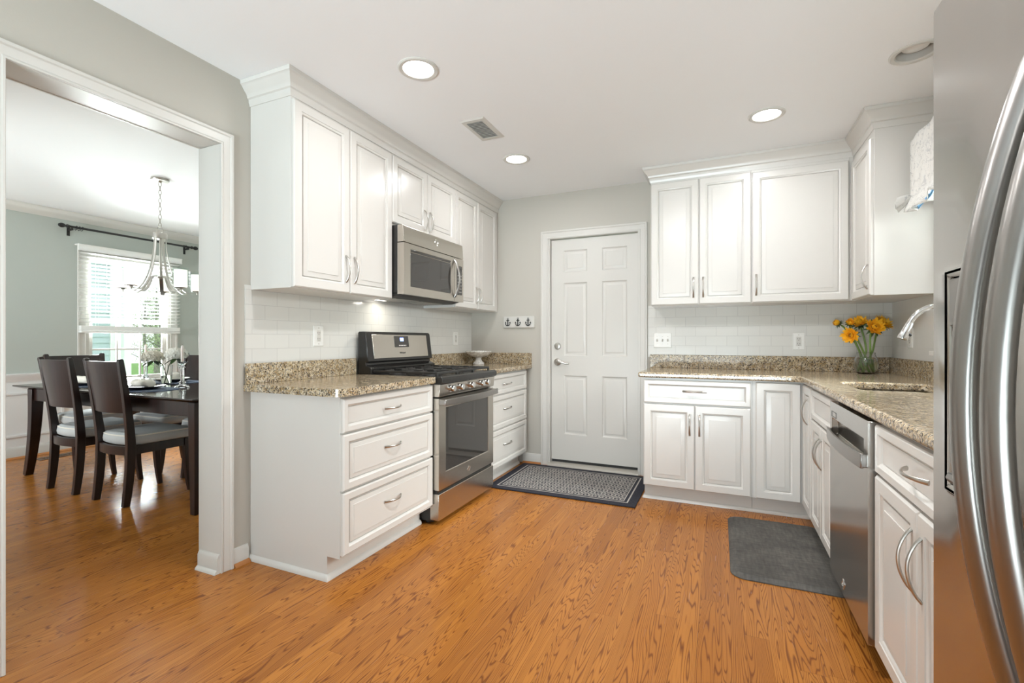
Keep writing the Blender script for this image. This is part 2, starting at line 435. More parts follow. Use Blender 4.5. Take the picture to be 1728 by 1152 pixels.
# dining trim
b = B().sweep([(DX, -4.8), (DX, 0), (WT, 0)], [(0, 0), (.015, 0), (.015, .085), (.010, .10), (.004, .115), (0, .118)], False); struct(fin('baseboard_dining', b, M['trim']))
struct(fin('trim_4', B().sweep([(DX + .015, -4.8), (DX + .015, -.015), (WT, -.015)], shoe, False), M['oakshoe']))
crown_p = [(0, CEIL - .085), (.010, CEIL - .085), (.014, CEIL - .072), (.03, CEIL - .05), (.052, CEIL - .024), (.066, CEIL - .016), (.070, CEIL - .004), (.070, CEIL), (0, CEIL)]
struct(fin('trim_5', B().sweep([(DX, -4.8), (DX, 0), (WT, 0), (WT, -4.8)], crown_p, False), M['trim'], smooth=50))
# wainscot: white below chair rail, with picture-frame mouldings
M['wains'] = painted('white_wainscot', (.76, .76, .755), .4)
b = B().box(DX, DX + .004, -4.8, WY0 - .10, .11, .76).box(DX, DX + .004, WY1 + .10, 0, .11, .76).box(DX, DX + .004, WY0 - .1, WY1 + .1, .11, WZ0 - .10)
rail = [(0, .738), (.008, .738), (.012, .752), (.022, .766), (.028, .79), (.034, .80), (.034, .812), (0, .816)]
b.sweep([(DX, -4.8), (DX, WY0 - .085)], rail, False); b.sweep([(DX, WY1 + .085), (DX, 0), (WT, 0)], rail, False)
b.box(DX + .004, WT, -.004, 0, .11, .76)
def pframe(b, y0, y1, z0, z1):
    for (a, c, e, f) in ((y0, y1, z0, z0 + .022), (y0, y1, z1 - .022, z1), (y0, y0 + .022, z0, z1), (y1 - .022, y1, z0, z1)): b.box(DX + .004, DX + .016, a, c, e, f)
for y0, y1 in ((-4.6, -3.6), (-3.45, -2.45), (-2.33, -1.50)): pframe(b, y0, y1, .205, .635)
pframe(b, -1.36, -.42, .205, .52)
struct(fin('trim_6', b, M['wains']))

# tile fields (thin cladding on the walls)
struct(fin('trim_7', B().box(0, .008, -2.40, -.001, 1.0, 1.425), M['tile_y'], smooth=0))
struct(fin('trim_8', B().box(1.690, RW, -.008, 0, 1.0, 1.425), M['tile_x'], smooth=0))
struct(fin('trim_9', B().box(RW - .008, RW, -.765, -.008, 1.0, 1.425).box(RW - .008, RW, -2.9, -.765, 1.0, 1.045), M['tile_y'], smooth=0))

# back door: door_1 with casing, stops and threshold
d = sroot('door_1', (1.215, 0, 0))
DXa, DXb, DZ0, DZ1, DY = .826, 1.600, .055, 2.050, .028
us = [0, .118, .334, .467, .685, DXb - DXa]
vs = [0, .232, .765, .942, 1.600, 1.698, 1.893, DZ1 - DZ0]
pp = [(0, 0), (.003, -.004), (.012, -.010), (.017, -.010), (.034, -.003), (.036, -.0015)]
fin('slab', B().panelled((DXa, DY, DZ0), (1, 0, 0), (0, 0, 1), (0, -1, 0), us, vs, {(1, 1): pp, (3, 1): pp, (1, 3): pp, (3, 3): pp, (1, 5): pp, (3, 5): pp}, pp, .04), M['trim'], d)
b = B(); b.box(.80, DXa - .004, -.004, .12, 0, 2.075); b.box(DXb + .004, 1.625, -.004, .12, 0, 2.075); b.box(.80, 1.625, -.004, .12, DZ1 + .006, 2.075)
b.box(DXa - .004, DXa + .012, DY + .042, DY + .055, .04, DZ1); b.box(DXb - .012, DXb + .004, DY + .042, DY + .055, .04, DZ1)
fin('jamb', b, M['trim'], d, bevel=.0015)
cas2 = [(.0, 0.), (.068, 0.), (.068, .019), (.056, .019), (.050, .013), (.014, .010), (.010, .013), (0., .013)]
b = B(); loops = []
for (xx, zz, dx, dz) in ((.808, 0, -1, 0), (.808, 2.060, -1, 1), (1.614, 2.060, 1, 1), (1.614, 0, 1, 0)): loops.append([(xx + dx * a, -o, zz + dz * a) for a, o in cas2])
fin('casing', b.rings(loops), M['trim'], d, bevel=.0015)
M['sill'] = mat('worn_threshold', (.50, .47, .42), .4, .3)
fin('threshold', B().prism([(-.035, .0), (-.028, .018), (.0, .030), (.12, .034), (.12, 0)], .808, 1.614, 'x'), M['sill'], d)
fin('sweep', B().box(DXa + .004, DXb - .004, DY + .006, DY + .03, .031, .056), M['rubber'], d)
k = fin('deadbolt', B().lathe([(.0, 0), (.031, 0), (.031, -.006), (.026, -.014), (.012, -.016), (.012, -.024), (0, -.024)], (.886, DY, 1.084), 20, 'y'), M['nickel'], d)
hb = B().lathe([(.0, 0), (.033, 0), (.033, -.006), (.026, -.013), (.013, -.016), (.013, -.045), (0, -.047)], (.886, DY, .940), 20, 'y')
hb.tube([(.886, DY - .043, .940), (.905, DY - .052, .941), (.94, DY - .052, .937), (.975, DY - .048, .929), (1.005, DY - .05, .928)], [.011, .0105, .009, .008, .006], 10)
fin('lever_handle', hb, M['nickel'], d)

# windows
def dh_window(name, y0, y1, z0, z1, x, sg, cols, casing=True, apron=True):
    """double-hung window in a wall at x whose room side faces sg*x"""
    d = sroot(name, (x, (y0 + y1) / 2, z0)); xo = x - sg * .11
    b = B(); b.box(x - sg * .118, x, y0, y0 + .03, z0, z1); b.box(x - sg * .118, x, y1 - .03, y1, z0, z1); b.box(x - sg * .117, x - sg * .001, y0 + .001, y1 - .001, z1 - .03, z1 - .001); b.box(x - sg * .117, x - sg * .001, y0 + .001, y1 - .001, z0 + .001, z0 + .03)
    fin('frame', b, M['trim'], d, bevel=.002)
    if casing:
        b = B(); casing_x(b, x, sg, y0, y1, z1, z0 - .0, [(.0, 0.), (.075, 0.), (.075, .020), (.06, .020), (.054, .014), (.012, .010), (.008, .013), (0., .013)])
        b.box(x, x + sg * .045, y0 - .095, y1 + .095, z0 - .025, z0); b.box(x, x + sg * .018, y0 - .075, y1 + .075, z0 - .095, z0 - .025)
        fin('casing', b, M['trim'], d, bevel=.002)
    zm = (z0 + z1) / 2
    for nm, a, c, dx in (('lower_sash', z0 + .03, zm + .02, .045), ('upper_sash', zm - .02, z1 - .03, .075)):
        xs = x - sg * dx; s = B(); t = .042
        s.box(xs - .014, xs + .014, y0 + .03, y0 + .03 + t, a, c); s.box(xs - .014, xs + .014, y1 - .03 - t, y1 - .03, a, c)
        s.box(xs - .0132, xs + .0132, y0 + .031, y1 - .031, a + .0006, a + t); s.box(xs - .0132, xs + .0132, y0 + .031, y1 - .031, c - t, c - .0006)
        ga, gb = y0 + .03 + t, y1 - .03 - t
        for i in range(1, cols): yy = ga + (gb - ga) * i / cols; s.box(xs - .008, xs + .008, yy - .009, yy + .009, a + .005, c - .005)
        zz = (a + c) / 2; s.box(xs - .0072, xs + .0072, ga - .005, gb + .005, zz - .009, zz + .009)
        so = fin(nm, s, M['trim'], d, bevel=.0015)
        fin('pane', B().box(xs - .002, xs + .002, ga - .005, gb + .005, a + .01, c - .01), M['pane'], so, smooth=0)
    return d
dh_window('window_1', WY0, WY1, WZ0, WZ1, DX, 1, 3)
dh_window('window_2', -1.62, -.84, 1.08, 2.20, RW, -1, 1)
dh_window('added_window_4', -6.4, -4.2, .80, 2.15, RW, -1, 3)  # added window out of view, made for the rear fill
d = sroot('added_window_3', (-2.1, -4.8, .7)); b = B()  # added window out of view, lets the dining side fill in
for x0, x1 in ((-3.1, -3.05), (-2.125, -2.075), (-1.15, -1.1)): b.box(x0, x1, -4.86, -4.80, .7, 2.1)
b.box(-3.1, -1.1, -4.86, -4.8, .7, .75).box(-3.1, -1.1, -4.86, -4.8, 2.05, 2.1).box(-3.1, -1.1, -4.85, -4.82, 1.38, 1.42)
fin('frame', b, M['trim'], d, bevel=.002); fin('pane', B().box(-3.06, -1.14, -4.838, -4.834, .74, 2.06), M['pane'], d, smooth=0)
d = sroot('added_door_2', (1.7, YF, 0)); b = B()  # added glazed door behind the camera, made for the ceiling fill
for x0, x1 in ((.45, .53), (1.66, 1.74), (2.87, 2.95)): b.box(x0, x1, YF - .1, YF, 0, 2.15)
b.box(.45, 2.95, YF - .1, YF, 0, .08).box(.45, 2.95, YF - .1, YF, 2.07, 2.15); fin('frame', b, M['trim'], d, bevel=.002)
fin('pane', B().box(.5, 2.9, YF - .06, YF - .055, .06, 2.1), M['pane'], d, smooth=0)

# ------------------------------------------------------------------ lamps in the ceiling
def can_light(x, y, label, on=True, watts=None):
    t = thing('recessed_light', label, 'ceiling light', (x, y, CEIL), group='recessed ceiling lights')
    b = B().lathe([(.098, 0), (.098, -.004), (.092, -.008), (.076, -.006), (.072, -.001), (.072, 0)], (x, y, CEIL), 40)
    fin('trim_ring', b, M['trim'], t)
    if on:
        fin('lens', B().lathe([(0, -.0035), (.074, -.0030), (.074, -.0005), (0, -.0005)], (x, y, CEIL), 40), M['lens'], t)
        d_ = bpy.data.lights.new('lamp', 'AREA'); d_.shape = 'DISK'; d_.size = .14; d_.energy = watts or CAN_W; d_.color = CAN_COL
        o = bpy.data.objects.new('lamp', d_); C.objects.link(o); o.parent = t; o.location = (0, 0, -.012)
    else:
        M['cavity'] = mat('lamp_cavity', (.52, .50, .47), .5)
        fin('housing', B().lathe([(.079, -.001), (.079, .11), (0, .11), (0, .105), (.060, .105), (.072, .0)], (x, y, CEIL), 40), M['cavity'], t)
        fin('bulb', B().lathe([(0, .012), (.025, .014), (.048, .022), (.056, .034), (.052, .05), (.03, .085), (0, .09)], (x, y, CEIL), 32), M['plate'], t)
    return t
can_light(.888, -2.137, 'lit recessed light nearest the tall left wall cabinets, first before the vent')
can_light(.875, -.896, 'lit recessed light between the ceiling vent and the back door wall')
can_light(2.488, -.918, 'lit recessed light above the right-hand corner of wall cabinets')
can_light(3.06, -1.321, 'unlit recessed light over the sink beside the fridge top', on=False)
for x, y, w, p in ((2.35, -2.20, 'the floor in front of the dishwasher', 8), (1.78, -2.45, 'the open floor before the range', 18), (2.2, -5.4, 'the floor behind the camera', 5)):  # added cans out of view, put in to brighten fronts and floor
    can_light(x, y, 'added unseen fill light above ' + w, True, p)

# ------------------------------------------------------------------ ceiling vent
t = thing('ceiling_vent', 'white louvred air vent in the kitchen ceiling between two lit recessed lights', 'vent', (.873, -1.425, CEIL))
b = B(); x0, x1, y0, y1 = .790, .955, -1.575, -1.275
b.rings([[(x0, y0, CEIL), (x1, y0, CEIL), (x1, y1, CEIL), (x0, y1, CEIL)], [(x0 + .008, y0 + .008, CEIL - .007), (x1 - .008, y0 + .008, CEIL - .007), (x1 - .008, y1 - .008, CEIL - .007), (x0 + .008, y1 - .008, CEIL - .007)],
         [(x0 + .03, y0 + .035, CEIL - .007), (x1 - .03, y0 + .035, CEIL - .007), (x1 - .03, y1 - .035, CEIL - .007), (x0 + .03, y1 - .035, CEIL - .007)],
         [(x0 + .03, y0 + .035, CEIL - .001), (x1 - .03, y0 + .035, CEIL - .001), (x1 - .03, y1 - .035, CEIL - .001), (x0 + .03, y1 - .035, CEIL - .001)]], True, False)
fin('frame', b, M['trim'], t)
M['ventdark'] = mat('vent_interior', (.24, .23, .22), .8)
fin('backing', B().box(x0 + .03, x1 - .03, y0 + .035, y1 - .035, CEIL - .0022, CEIL - .0012), M['ventdark'], t)
b = B()
for k in range(13):
    y = y0 + .044 + k * (y1 - y0 - .088) / 12; b.bar([(x0 + .03, y, CEIL - .006), (x1 - .03, y, CEIL - .006)], .010, .0015, (0, .8, .6))
fin('louvres', b, M['trim'], t)

# ------------------------------------------------------------------ cabinetry
DOOR = [(0, 0), (0, .014), (.006, .0205), (.046, .0205), (.0475, .0175), (.053, .0150), (.057, .010), (.058, .0050), (.0615, .0050), (.0622, .0120), (.088, .0158), (.0886, .0182)]
DRAW = [(0, 0), (0, .014), (.006, .0205), (.028, .0205), (.0295, .0175), (.034, .015), (.0375, .0105), (.0385, .006), (.041, .006), (.0415, .0085)]
DRAWR = [(0, 0), (0, .014), (.006, .0205), (.034, .0205), (.0355, .0175), (.040, .015), (.044, .010), (.045, .0050), (.0485, .0050), (.0492, .0118), (.070, .0155), (.0706, .0178)]
def cab_front(name, parent, o, u, n, w, h, prof, handle=None):
    """front with its pull; handle = (a, b, 'v'/'h', length) centre in the front's own plane"""
    q = fin(name, B().front(o, u, (0, 0, 1), n, w, h, prof), M['white'], parent)
    if handle:
        a, bb, kind, L = handle; o, u, n = Vector(o), Vector(u), Vector(n)
        d = Vector((0, 0, 1)) if kind == 'v' else u; s_ = u if kind == 'v' else Vector((0, 0, 1))
        c = o + u * a + Vector((0, 0, bb)) + n * .019; pts = []; rs = []
        for i in range(15):
            f = i / 14; e = math.sin(PI * f)
            pts.append(c + d * (f - .5) * L + n * (.002 + .030 * e ** .75)); w_ = .0075 - .0028 * e
            rs.append((w_ * .95, .0042))
        fin('pull', B().tube(pts, rs, 10, ref=s_), M['nickel'], q)
    return q
def body(parent, b): return fin('body', b, M['white'], parent, bevel=.0015)
XU, XB, UB, UT, BT = .312, .631, 1.402, 2.338, .876
YL = -2.367
X, Y, NX, NY, PX = (1, 0, 0), (0, 1, 0), (-1, 0, 0), (0, -1, 0), (1, 0, 0)
# left wall cabinets (fronts face +x, run along +y)
t = thing('wall_cabinet', 'tall white two-door wall cabinet left of the microwave', 'cabinet', (0, -1.98, UB))
body(t, B().box(0.0005, XU - .021, YL, -1.600, UB, 2.40))
cab_front('door', t, (XU - .0205, YL + .003, UB + .004), Y, PX, .384, .932, DOOR, (.352, .135, 'v', .15))
cab_front('door', t, (XU - .0205, -1.976, UB + .004), Y, PX, .373, .932, DOOR, (.030, .135, 'v', .15))
t = thing('wall_cabinet', 'short white two-door wall cabinet directly above the microwave', 'cabinet', (0, -1.207, 1.90))
body(t, B().box(0.0005, XU - .021, -1.5995, -.8135, 1.885, 2.40))
cab_front('door', t, (XU - .0205, -1.597, 1.90), Y, PX, .389, .436, DOOR, (.352, .092, 'v', .145))
cab_front('door', t, (XU - .0205, -1.205, 1.90), Y, PX, .389, .436, DOOR, (.030, .092, 'v', .145))
t = thing('wall_cabinet', 'white two-door wall cabinet between the microwave and the back wall corner', 'cabinet', (0, -.41, UB))
body(t, B().box(0.0005, XU - .021, -.813, -.0005, UB, 2.40))
cab_front('door', t, (XU - .0205, -.811, UB + .004), Y, PX, .372, .932, DOOR, (.345, .12, 'v', .14))
cab_front('door', t, (XU - .0205, -.436, UB + .004), Y, PX, .372, .932, DOOR, (.028, .12, 'v', .14))
CP = [(0, 2.352), (.004, 2.352), (.006, 2.362), (.010, 2.370), (.010, 2.385), (.018, 2.390), (.020, 2.402), (.026, 2.412), (.034, 2.420), (.046, 2.436), (.052, 2.444), (.056, 2.446), (.058, CEIL - .001), (0, CEIL - .001)]
o = fin('crown_moulding', B().sweep([(.0005, YL), (XU - .021, YL), (XU - .021, -.001)], CP, False), M['white'])
tag(base(o, (0, -1.2, 2.352)), 'white crown moulding along the top of the left wall cabinets', 'moulding')
# right wall cabinets (back wall, fronts face -y; then one on the right wall facing -x)
t = thing('wall_cabinet', 'white wall cabinet with two narrow doors, beside the back door casing', 'cabinet', (2.09, 0, UB))
body(t, B().box(1.748, 2.442, -XU + .021, -.0005, UB, 2.40))
cab_front('door', t, (1.752, -XU + .0205, UB + .004), X, NY, .341, .932, DOOR, (.306, .125, 'v', .148))
cab_front('door', t, (2.097, -XU + .0205, UB + .004), X, NY, .343, .932, DOOR, (.028, .125, 'v', .148))
t = thing('wall_cabinet', 'white wall cabinet with one wide door, left of the inside corner', 'cabinet', (2.74, 0, UB))
body(t, B().box(2.4425, 3.026, -XU + .021, -.0005, UB, 2.40))
cab_front('door', t, (2.447, -XU + .0205, UB + .004), X, NY, .572, .925, DOOR, (.026, .125, 'v', .148))
XR = 3.026
t = thing('wall_cabinet', 'narrow white wall cabinet on the right wall with its plain side towards the fridge', 'cabinet', (3.18, -.4, UB))
body(t, B().box(XR + .021, RW - .0005, -.742, -.0005, UB - .004, 2.40).box(3.0265, XR + .021, -.29, -.0005, UB, 2.40))
cab_front('door', t, (XR + .0205, -.334, UB), NY, NX, .404, .90, DOOR, (.365, .11, 'v', .145))
o = fin('crown_moulding', B().sweep([(1.748, -.001), (1.748, -XU + .021), (XR + .021, -XU + .021), (XR + .021, -.742), (RW - .001, -.742)], CP, False), M['white'])
tag(base(o, (2.4, -.3, 2.352)), 'white crown moulding along the top of the right-hand wall cabinets', 'moulding')

# left base cabinets
def toe(b, x0, x1, y0, y1): b.box(x0, x1, y0, y1, .0, .112)
t = thing('base_cabinet', 'white base cabinet with three drawers, left of the range', 'cabinet', (.3, -1.99, 0))
toeL = [(.0005, 0), (.53, 0), (.53, .112), (XB - .021, .112), (XB - .021, BT), (.0005, BT)]
body(t, B().prism(toeL, YL, -1.616, 'y'))
for z0, h, pr, zz in ((.704, .160, DRAW, .078), (.431, .264, DRAWR, .150), (.128, .293, DRAWR, .165)):
    cab_front('drawer', t, (XB - .0205, YL + .002, z0), Y, PX, .747, h, pr, (.36, zz, 'h', .135))
fin('shoe_moulding', B().sweep([(.0005, YL), (.53, YL), (.53, -1.616)], [(0, .0), (.016, .0), (.015, .012), (.009, .022), (0, .027)], False), M['white'], t)
t = thing('base_cabinet', 'white base cabinet with three drawers, between the range and the back wall', 'cabinet', (.3, -.43, 0))
body(t, B().prism(toeL, -.842, -.058, 'y'))
for z0, h, pr, zz in ((.704, .160, DRAW, .078), (.431, .264, DRAWR, .150), (.128, .293, DRAWR, .165)):
    cab_front('drawer', t, (XB - .0205, -.838, z0), Y, PX, .745, h, pr, (.32, zz, 'h', .15))
fin('shoe_moulding', B().sweep([(.53, -.842), (.53, -.058)], [(0, .0), (.016, .0), (.015, .012), (.009, .022), (0, .027)], False), M['white'], t)
# right base cabinets
sm = [(0, .0), (.014, .0), (.013, .010), (.008, .018), (0, .022)]
t = thing('base_cabinet', 'white base cabinet with one drawer over two doors, beside the back door', 'cabinet', (2.08, -.3, 0))
body(t, B().prism([(-.0005, 0), (-.545, 0), (-.545, .112), (-XB + .021, .112), (-XB + .021, BT), (-.0005, BT)], 1.738, 2.432, 'x'))
cab_front('drawer', t, (1.742, -XB + .0205, .700), X, NY, .680, .160, DRAW, (.337, .088, 'h', .15))
cab_front('door', t, (1.742, -XB + .0205, .116), X, NY, .337, .575, DOOR, (.306, .445, 'v', .145))
cab_front('door', t, (2.082, -XB + .0205, .116), X, NY, .340, .575, DOOR, (.028, .445, 'v', .145))
fin('shoe_moulding', B().sweep([(1.738, -.001), (1.738, -.545), (2.432, -.545)], sm, False), M['white'], t)
t = thing('base_cabinet', 'white corner base cabinet with a tall folded door in the inside corner', 'cabinet', (2.9, -.4, 0))
FX = RW - XB      # plane of the right run's fronts
b = B().slab([(2.4325, -.0005), (2.4325, -.6095), (FX + .021, -.6095), (FX + .021, -.9195), (RW - .0005, -.9195), (RW - .0005, -.0005)], [], .112, BT)
b.slab([(2.433, -.001), (2.433, -.545), (FX + .10, -.545), (FX + .10, -.919), (RW - .001, -.919), (RW - .001, -.001)], [], .0, .1115); fin('body', b, M['white'], t, smooth=0)
cab_front('door', t, (2.450, -XB + .0205, .116), X, NY, FX - 2.450 - .005, .748, DOOR)
cab_front('door', t, (FX + .0205, -.6375, .116), NY, NX, .277, .748, DOOR, (.185, .60, 'v', .15))
fin('shoe_moulding', B().sweep([(2.4325, -.545), (FX + .10, -.545), (FX + .10, -.92)], sm, False), M['white'], t)
t = thing('base_cabinet', 'white sink base cabinet with false drawer and two doors, far side of the dishwasher', 'cabinet', (3.0, -1.21, 0))
b = B().box(FX + .021, RW - .0005, -1.502, -.9205, .112, .64).box(FX + .0215, FX + .05, -1.5015, -.921, .6405, BT).box(FX + .0505, RW - .001, -.94, -.921, .6405, BT).box(FX + .0505, RW - .001, -1.5015, -1.484, .6405, BT)
b.box(FX + .10, RW - .001, -1.5015, -.921, 0, .1115); fin('body', b, M['white'], t, smooth=0)
cab_front('drawer', t, (FX + .0205, -.927, .700), NY, NX, .572, .160, DRAW)
cab_front('door', t, (FX + .0205, -.927, .116), NY, NX, .284, .575, DOOR, (.256, .44, 'v', .15))
cab_front('door', t, (FX + .0205, -1.214, .116), NY, NX, .284, .575, DOOR, (.028, .44, 'v', .15))
fin('shoe_moulding', B().sweep([(FX + .10, -.9205), (FX + .10, -1.502)], sm, False), M['white'], t)
t = thing('base_cabinet', 'white base cabinet with one drawer over two doors, between dishwasher and fridge', 'cabinet', (3.0, -2.5, 0))
body(t, B().prism([(RW - .0005, 0), (FX + .10, 0), (FX + .10, .112), (FX + .021, .112), (FX + .021, BT), (RW - .0005, BT)], -2.868, -2.124, 'y'))
cab_front('drawer', t, (FX + .0205, -2.128, .700), NY, NX, .736, .160, DRAW, (.372, .088, 'h', .15))
cab_front('door', t, (FX + .0205, -2.128, .116), NY, NX, .366, .575, DOOR, (.332, .435, 'v', .165))
cab_front('door', t, (FX + .0205, -2.498, .116), NY, NX, .366, .575, DOOR, (.030, .435, 'v', .165))

# worktops
def arc(cx, cy, r, a0, a1, n=8): return [(cx + r * math.cos(math.radians(a0 + (a1 - a0) * i / n)), cy + r * math.sin(math.radians(a0 + (a1 - a0) * i / n))) for i in range(n + 1)]
def worktop(label, outer, holes, splash, loc):
    t = thing('countertop', label, 'countertop', loc)
    o = fin('slab', B().slab(outer, holes, BT + .0005, .914), M['granite'], t, bevel=.011, seg=4)
    b = B()
    for s_ in splash: b.box(*s_)
    fin('backsplash', b, M['granite'], t, bevel=.003)
    return t
XC = .648
worktop('speckled granite countertop with rounded corner, left of the range', [(.0005, -2.405)] + arc(XC - .05, -2.405 + .05, .05, -90, 0) + [(XC, -1.617), (.0005, -1.617)], [],
        [(.0085, .0285, -2.405, -1.617, .9135, 1.020)], (.3, -2, BT))
worktop('short speckled granite countertop in the corner right of the range', [(.0005, -.841), (XC, -.841), (XC, -.0005), (.0005, -.0005)], [],
        [(.0085, .0285, -.841, -.0285, .9135, 1.020), (.0085, .645, -.0285, -.0005, .9135, 1.020)], (.3, -.4, BT))
XF = RW - XC + .004
sink = [(2.845, -1.465), (3.20, -1.465), (3.20, -.985), (2.845, -.985)]
sink = arc(3.16, -1.425, .04, -90, 0, 4) + arc(3.16, -1.025, .04, 0, 90, 4) + arc(2.87, -1.025, .04, 90, 180, 4) + arc(2.87, -1.425, .04, 180, 270, 4)
worktop('L-shaped speckled granite countertop around the sink corner', [(1.706, -.0005), (1.706, -XC)] + [(XF - .06, -XC)] + arc(XF - .06, -XC - .06, .06, 90, 0, 6)[1:] + [(XF, -2.868), (RW - .0005, -2.868), (RW - .0005, -.0005)], [sink],
        [(1.706, RW - .0285, -.0285, -.0085, .9135, 1.020), (RW - .0285, RW - .0085, -2.868, -.0085, .9135, 1.020)], (2.6, -.6, BT))
t = thing('kitchen_sink', 'undermount steel sink basin set below the granite cutout', 'sink', (3.02, -1.22, .69))
b = B(); R = lambda x0, x1, y0, y1, z: [(x0, y0, z), (x1, y0, z), (x1, y1, z), (x0, y1, z)]
b.rings([R(2.815, 3.215, -1.48, -.97, .8755), R(2.835, 3.195, -1.46, -.99, .8755), R(2.845, 3.185, -1.45, -1.00, .70), R(2.82, 3.21, -1.47, -.98, .69)], False, True)
fin('basin', b, M['steel'], t, bevel=.008)
fin('drain', B().lathe([(0, .004), (.03, .004), (.043, .001), (.043, -.002), (0, -.002)], (3.015, -1.22, .7005), 24), M['chrome'], t)

# faucet
t = thing('kitchen_faucet', 'tall arched brushed steel pull-down faucet behind the sink', 'faucet', (3.275, -1.25, .914))
fin('base', B().lathe([(0, 0), (.03, 0), (.03, .006), (.024, .012), (.021, .11), (.017, .14), (0, .145)], (3.275, -1.25, .9143), 24), M['chrome'], t)
pts = [(3.275, -1.25, 1.05)] + [(3.275, -1.25, 1.05 + .03 * i) for i in range(1, 5)]
for i in range(1, 17):
    a = math.radians(i * 10); pts.append((3.275 - .112 * (1 - math.cos(a)), -1.25, 1.170 + .128 * math.sin(a)))
fin('spout', B().tube(pts, .0125, 16, ref=(0, 1, 0)), M['chrome'], t)
e = Vector(pts[-1]); dr = (e - Vector(pts[-2])).normalized()
sp = [e - dr * .01, e, e + dr * .03, e + dr * .068, e + dr * .074]
h = fin('spray_head', B().tube(sp, [.0128, .0145, .0165, .021, .0195], 20, ref=(0, 1, 0)), M['chrome'], t)
q = e + dr * .035; fin('button', B().tube([q + Vector((.012, 0, -.012)), q + Vector((.0215, 0, -.020)) + dr * .0], .006, 10), M['rubber'], h)
fin('lever', B().tube([(3.275, -1.27, .99), (3.275, -1.30, 1.0), (3.268, -1.35, 1.03)], [.010, .008, .005], 10), M['chrome'], t)

# ------------------------------------------------------------------ range
RY0, RY1 = -1.609, -.849
t = thing('gas_range', 'freestanding stainless steel gas range with black cooktop and five knobs', 'range', (.35, -1.229, 0))
fin('body', B().box(.035, .625, RY0 + .004, RY1 - .004, .02, .875), M['black'], t, bevel=.003)
for x in (.10, .56):
    for y in (RY0 + .05, RY1 - .05): fin('foot', B().lathe([(0, 0), (.018, 0), (.018, .021), (0, .021)], (x, y, 0), 12), M['rubber'], t)
ct = fin('cooktop', B().prism([(.06, .872), (.672, .866), (.690, .872), (.694, .888), (.690, .908), (.678, .917), (.640, .910), (.10, .910), (.06, .918)], RY0, RY1, 'y'), M['black'], t, bevel=.003)
def grate(y0, y1):
    g = B(); z = .934; x0, x1 = .115, .635; q = .011
    for y in (y0, y1): g.bar([(x0, y, z), (x1, y, z)], q, .014, (0, 1, 0))
    for x in (x0, (x0 + x1) / 2, x1): g.bar([(x, y0 - q / 2, z), (x, y1 + q / 2, z)], q, .014, (1, 0, 0))
    for x in (x0 + .13, x1 - .13):
        g.bar([(x, y0, z + .002), (x, y0 + (y1 - y0) * .33, z + .003)], .009, .014, (1, 0, 0)); g.bar([(x, y1, z + .002), (x, y1 - (y1 - y0) * .33, z + .003)], .009, .014, (1, 0, 0))
        ym = (y0 + y1) / 2; g.bar([(x - .13, ym, z + .002), (x - .05, ym, z + .003)], .009, .014, (0, 1, 0)); g.bar([(x + .05, ym, z + .003), (x + .13, ym, z + .002)], .009, .014, (0, 1, 0))
    for x in (x0, x1):
        for y in (y0, y1): g.box(x - .006, x + .006, y - .006, y + .006, .909, z)
    return fin('grate', g, M['iron'], t, bevel=.002)
grate(RY0 + .03, RY0 + .262); grate(RY0 + .272, RY1 - .272); grate(RY1 - .262, RY1 - .03)
for x, y, r in ((.245, RY0 + .146, .045), (.505, RY0 + .146, .04), (.375, -1.229, .05), (.245, RY1 - .146, .04), (.505, RY1 - .146, .048)):
    fin('burner', B().lathe([(0, 0), (r + .012, 0), (r + .010, .008), (r, .009), (r, .013), (r - .006, .016), (0, .016)], (x, y, .910), 24), M['iron'], t)
cp = fin('control_panel', B().prism([(.60, .790), (.664, .790), (.668, .800), (.676, .866), (.66, .872), (.60, .872)], RY0 + .002, RY1 - .002, 'y'), M['steel'], t, bevel=.002)
for y in (-1.477, -1.366, -1.222, -1.075, -.992):
    k = fin('knob', B().lathe([(0, .034), (.0175, .034), (.0195, .031), (.0195, .012), (.0175, .009), (.0175, .004), (.025, .003), (.025, 0), (0, 0)], (.668, y, .834), 24, 'x'), M['chrome'], t)
OD = (.640, .664)
dr = B(); PW = [(0, 0), (.004, -.004)]
dr.panelled((.664, RY0 + .003, .215), (0, 1, 0), (0, 0, 1), (1, 0, 0), [0, .082, .672, .754], [0, .100, .505, .565], {(1, 1): PW}, PW, .04)
od = fin('oven_door', dr, M['steel'], t, bevel=.002)
ow = fin('oven_window', B().box(.6585, .6612, RY0 + .088, RY0 + .672, .318, .716), M['darkglass'], od, bevel=.002)
pts = [(.664 + .052 * (1 - (2 * i / 14 - 1) ** 4) ** 0.5 * .0 + .040 + .022 * (1 - (2 * i / 14 - 1) ** 2), RY0 + .010 + i * .740 / 14, .757 - .0 * i) for i in range(15)]
hb = B().bar(pts, .040, .012, (0, 0, 1))
for y in (RY0 + .020, RY1 - .020): hb.box(.655, .704, y - .011, y + .011, .740, .774)
fin('door_handle', hb, M['bar'], od, bevel=.004)
fin('bottom_drawer', B().box(.60, .664, RY0 + .003, RY1 - .003, .030, .192), M['steel'], t, bevel=.003)
fin('gap_panel', B().box(.60, .650, RY0 + .006, RY1 - .006, .190, .217), M['black'], t)
bg = fin('backguard', B().prism([(.030, .90), (.140, .90), (.142, .955), (.098, .972), (.095, .99), (.118, .995), (.092, 1.186), (.080, 1.197), (.040, 1.197), (.030, 1.19)], RY0 + .003, RY1 - .003, 'y'), M['black'], t, bevel=.004)
def bgx(z): return .118 - (z - .995) / .191 * .026
pl = B(); pl.rings([[(bgx(z) + q, y, z) for y, z in ((RY0 + .062, 1.014), (RY1 - .062, 1.014), (RY1 - .062, 1.178), (RY0 + .062, 1.178))] for q in (-.002, .004)])
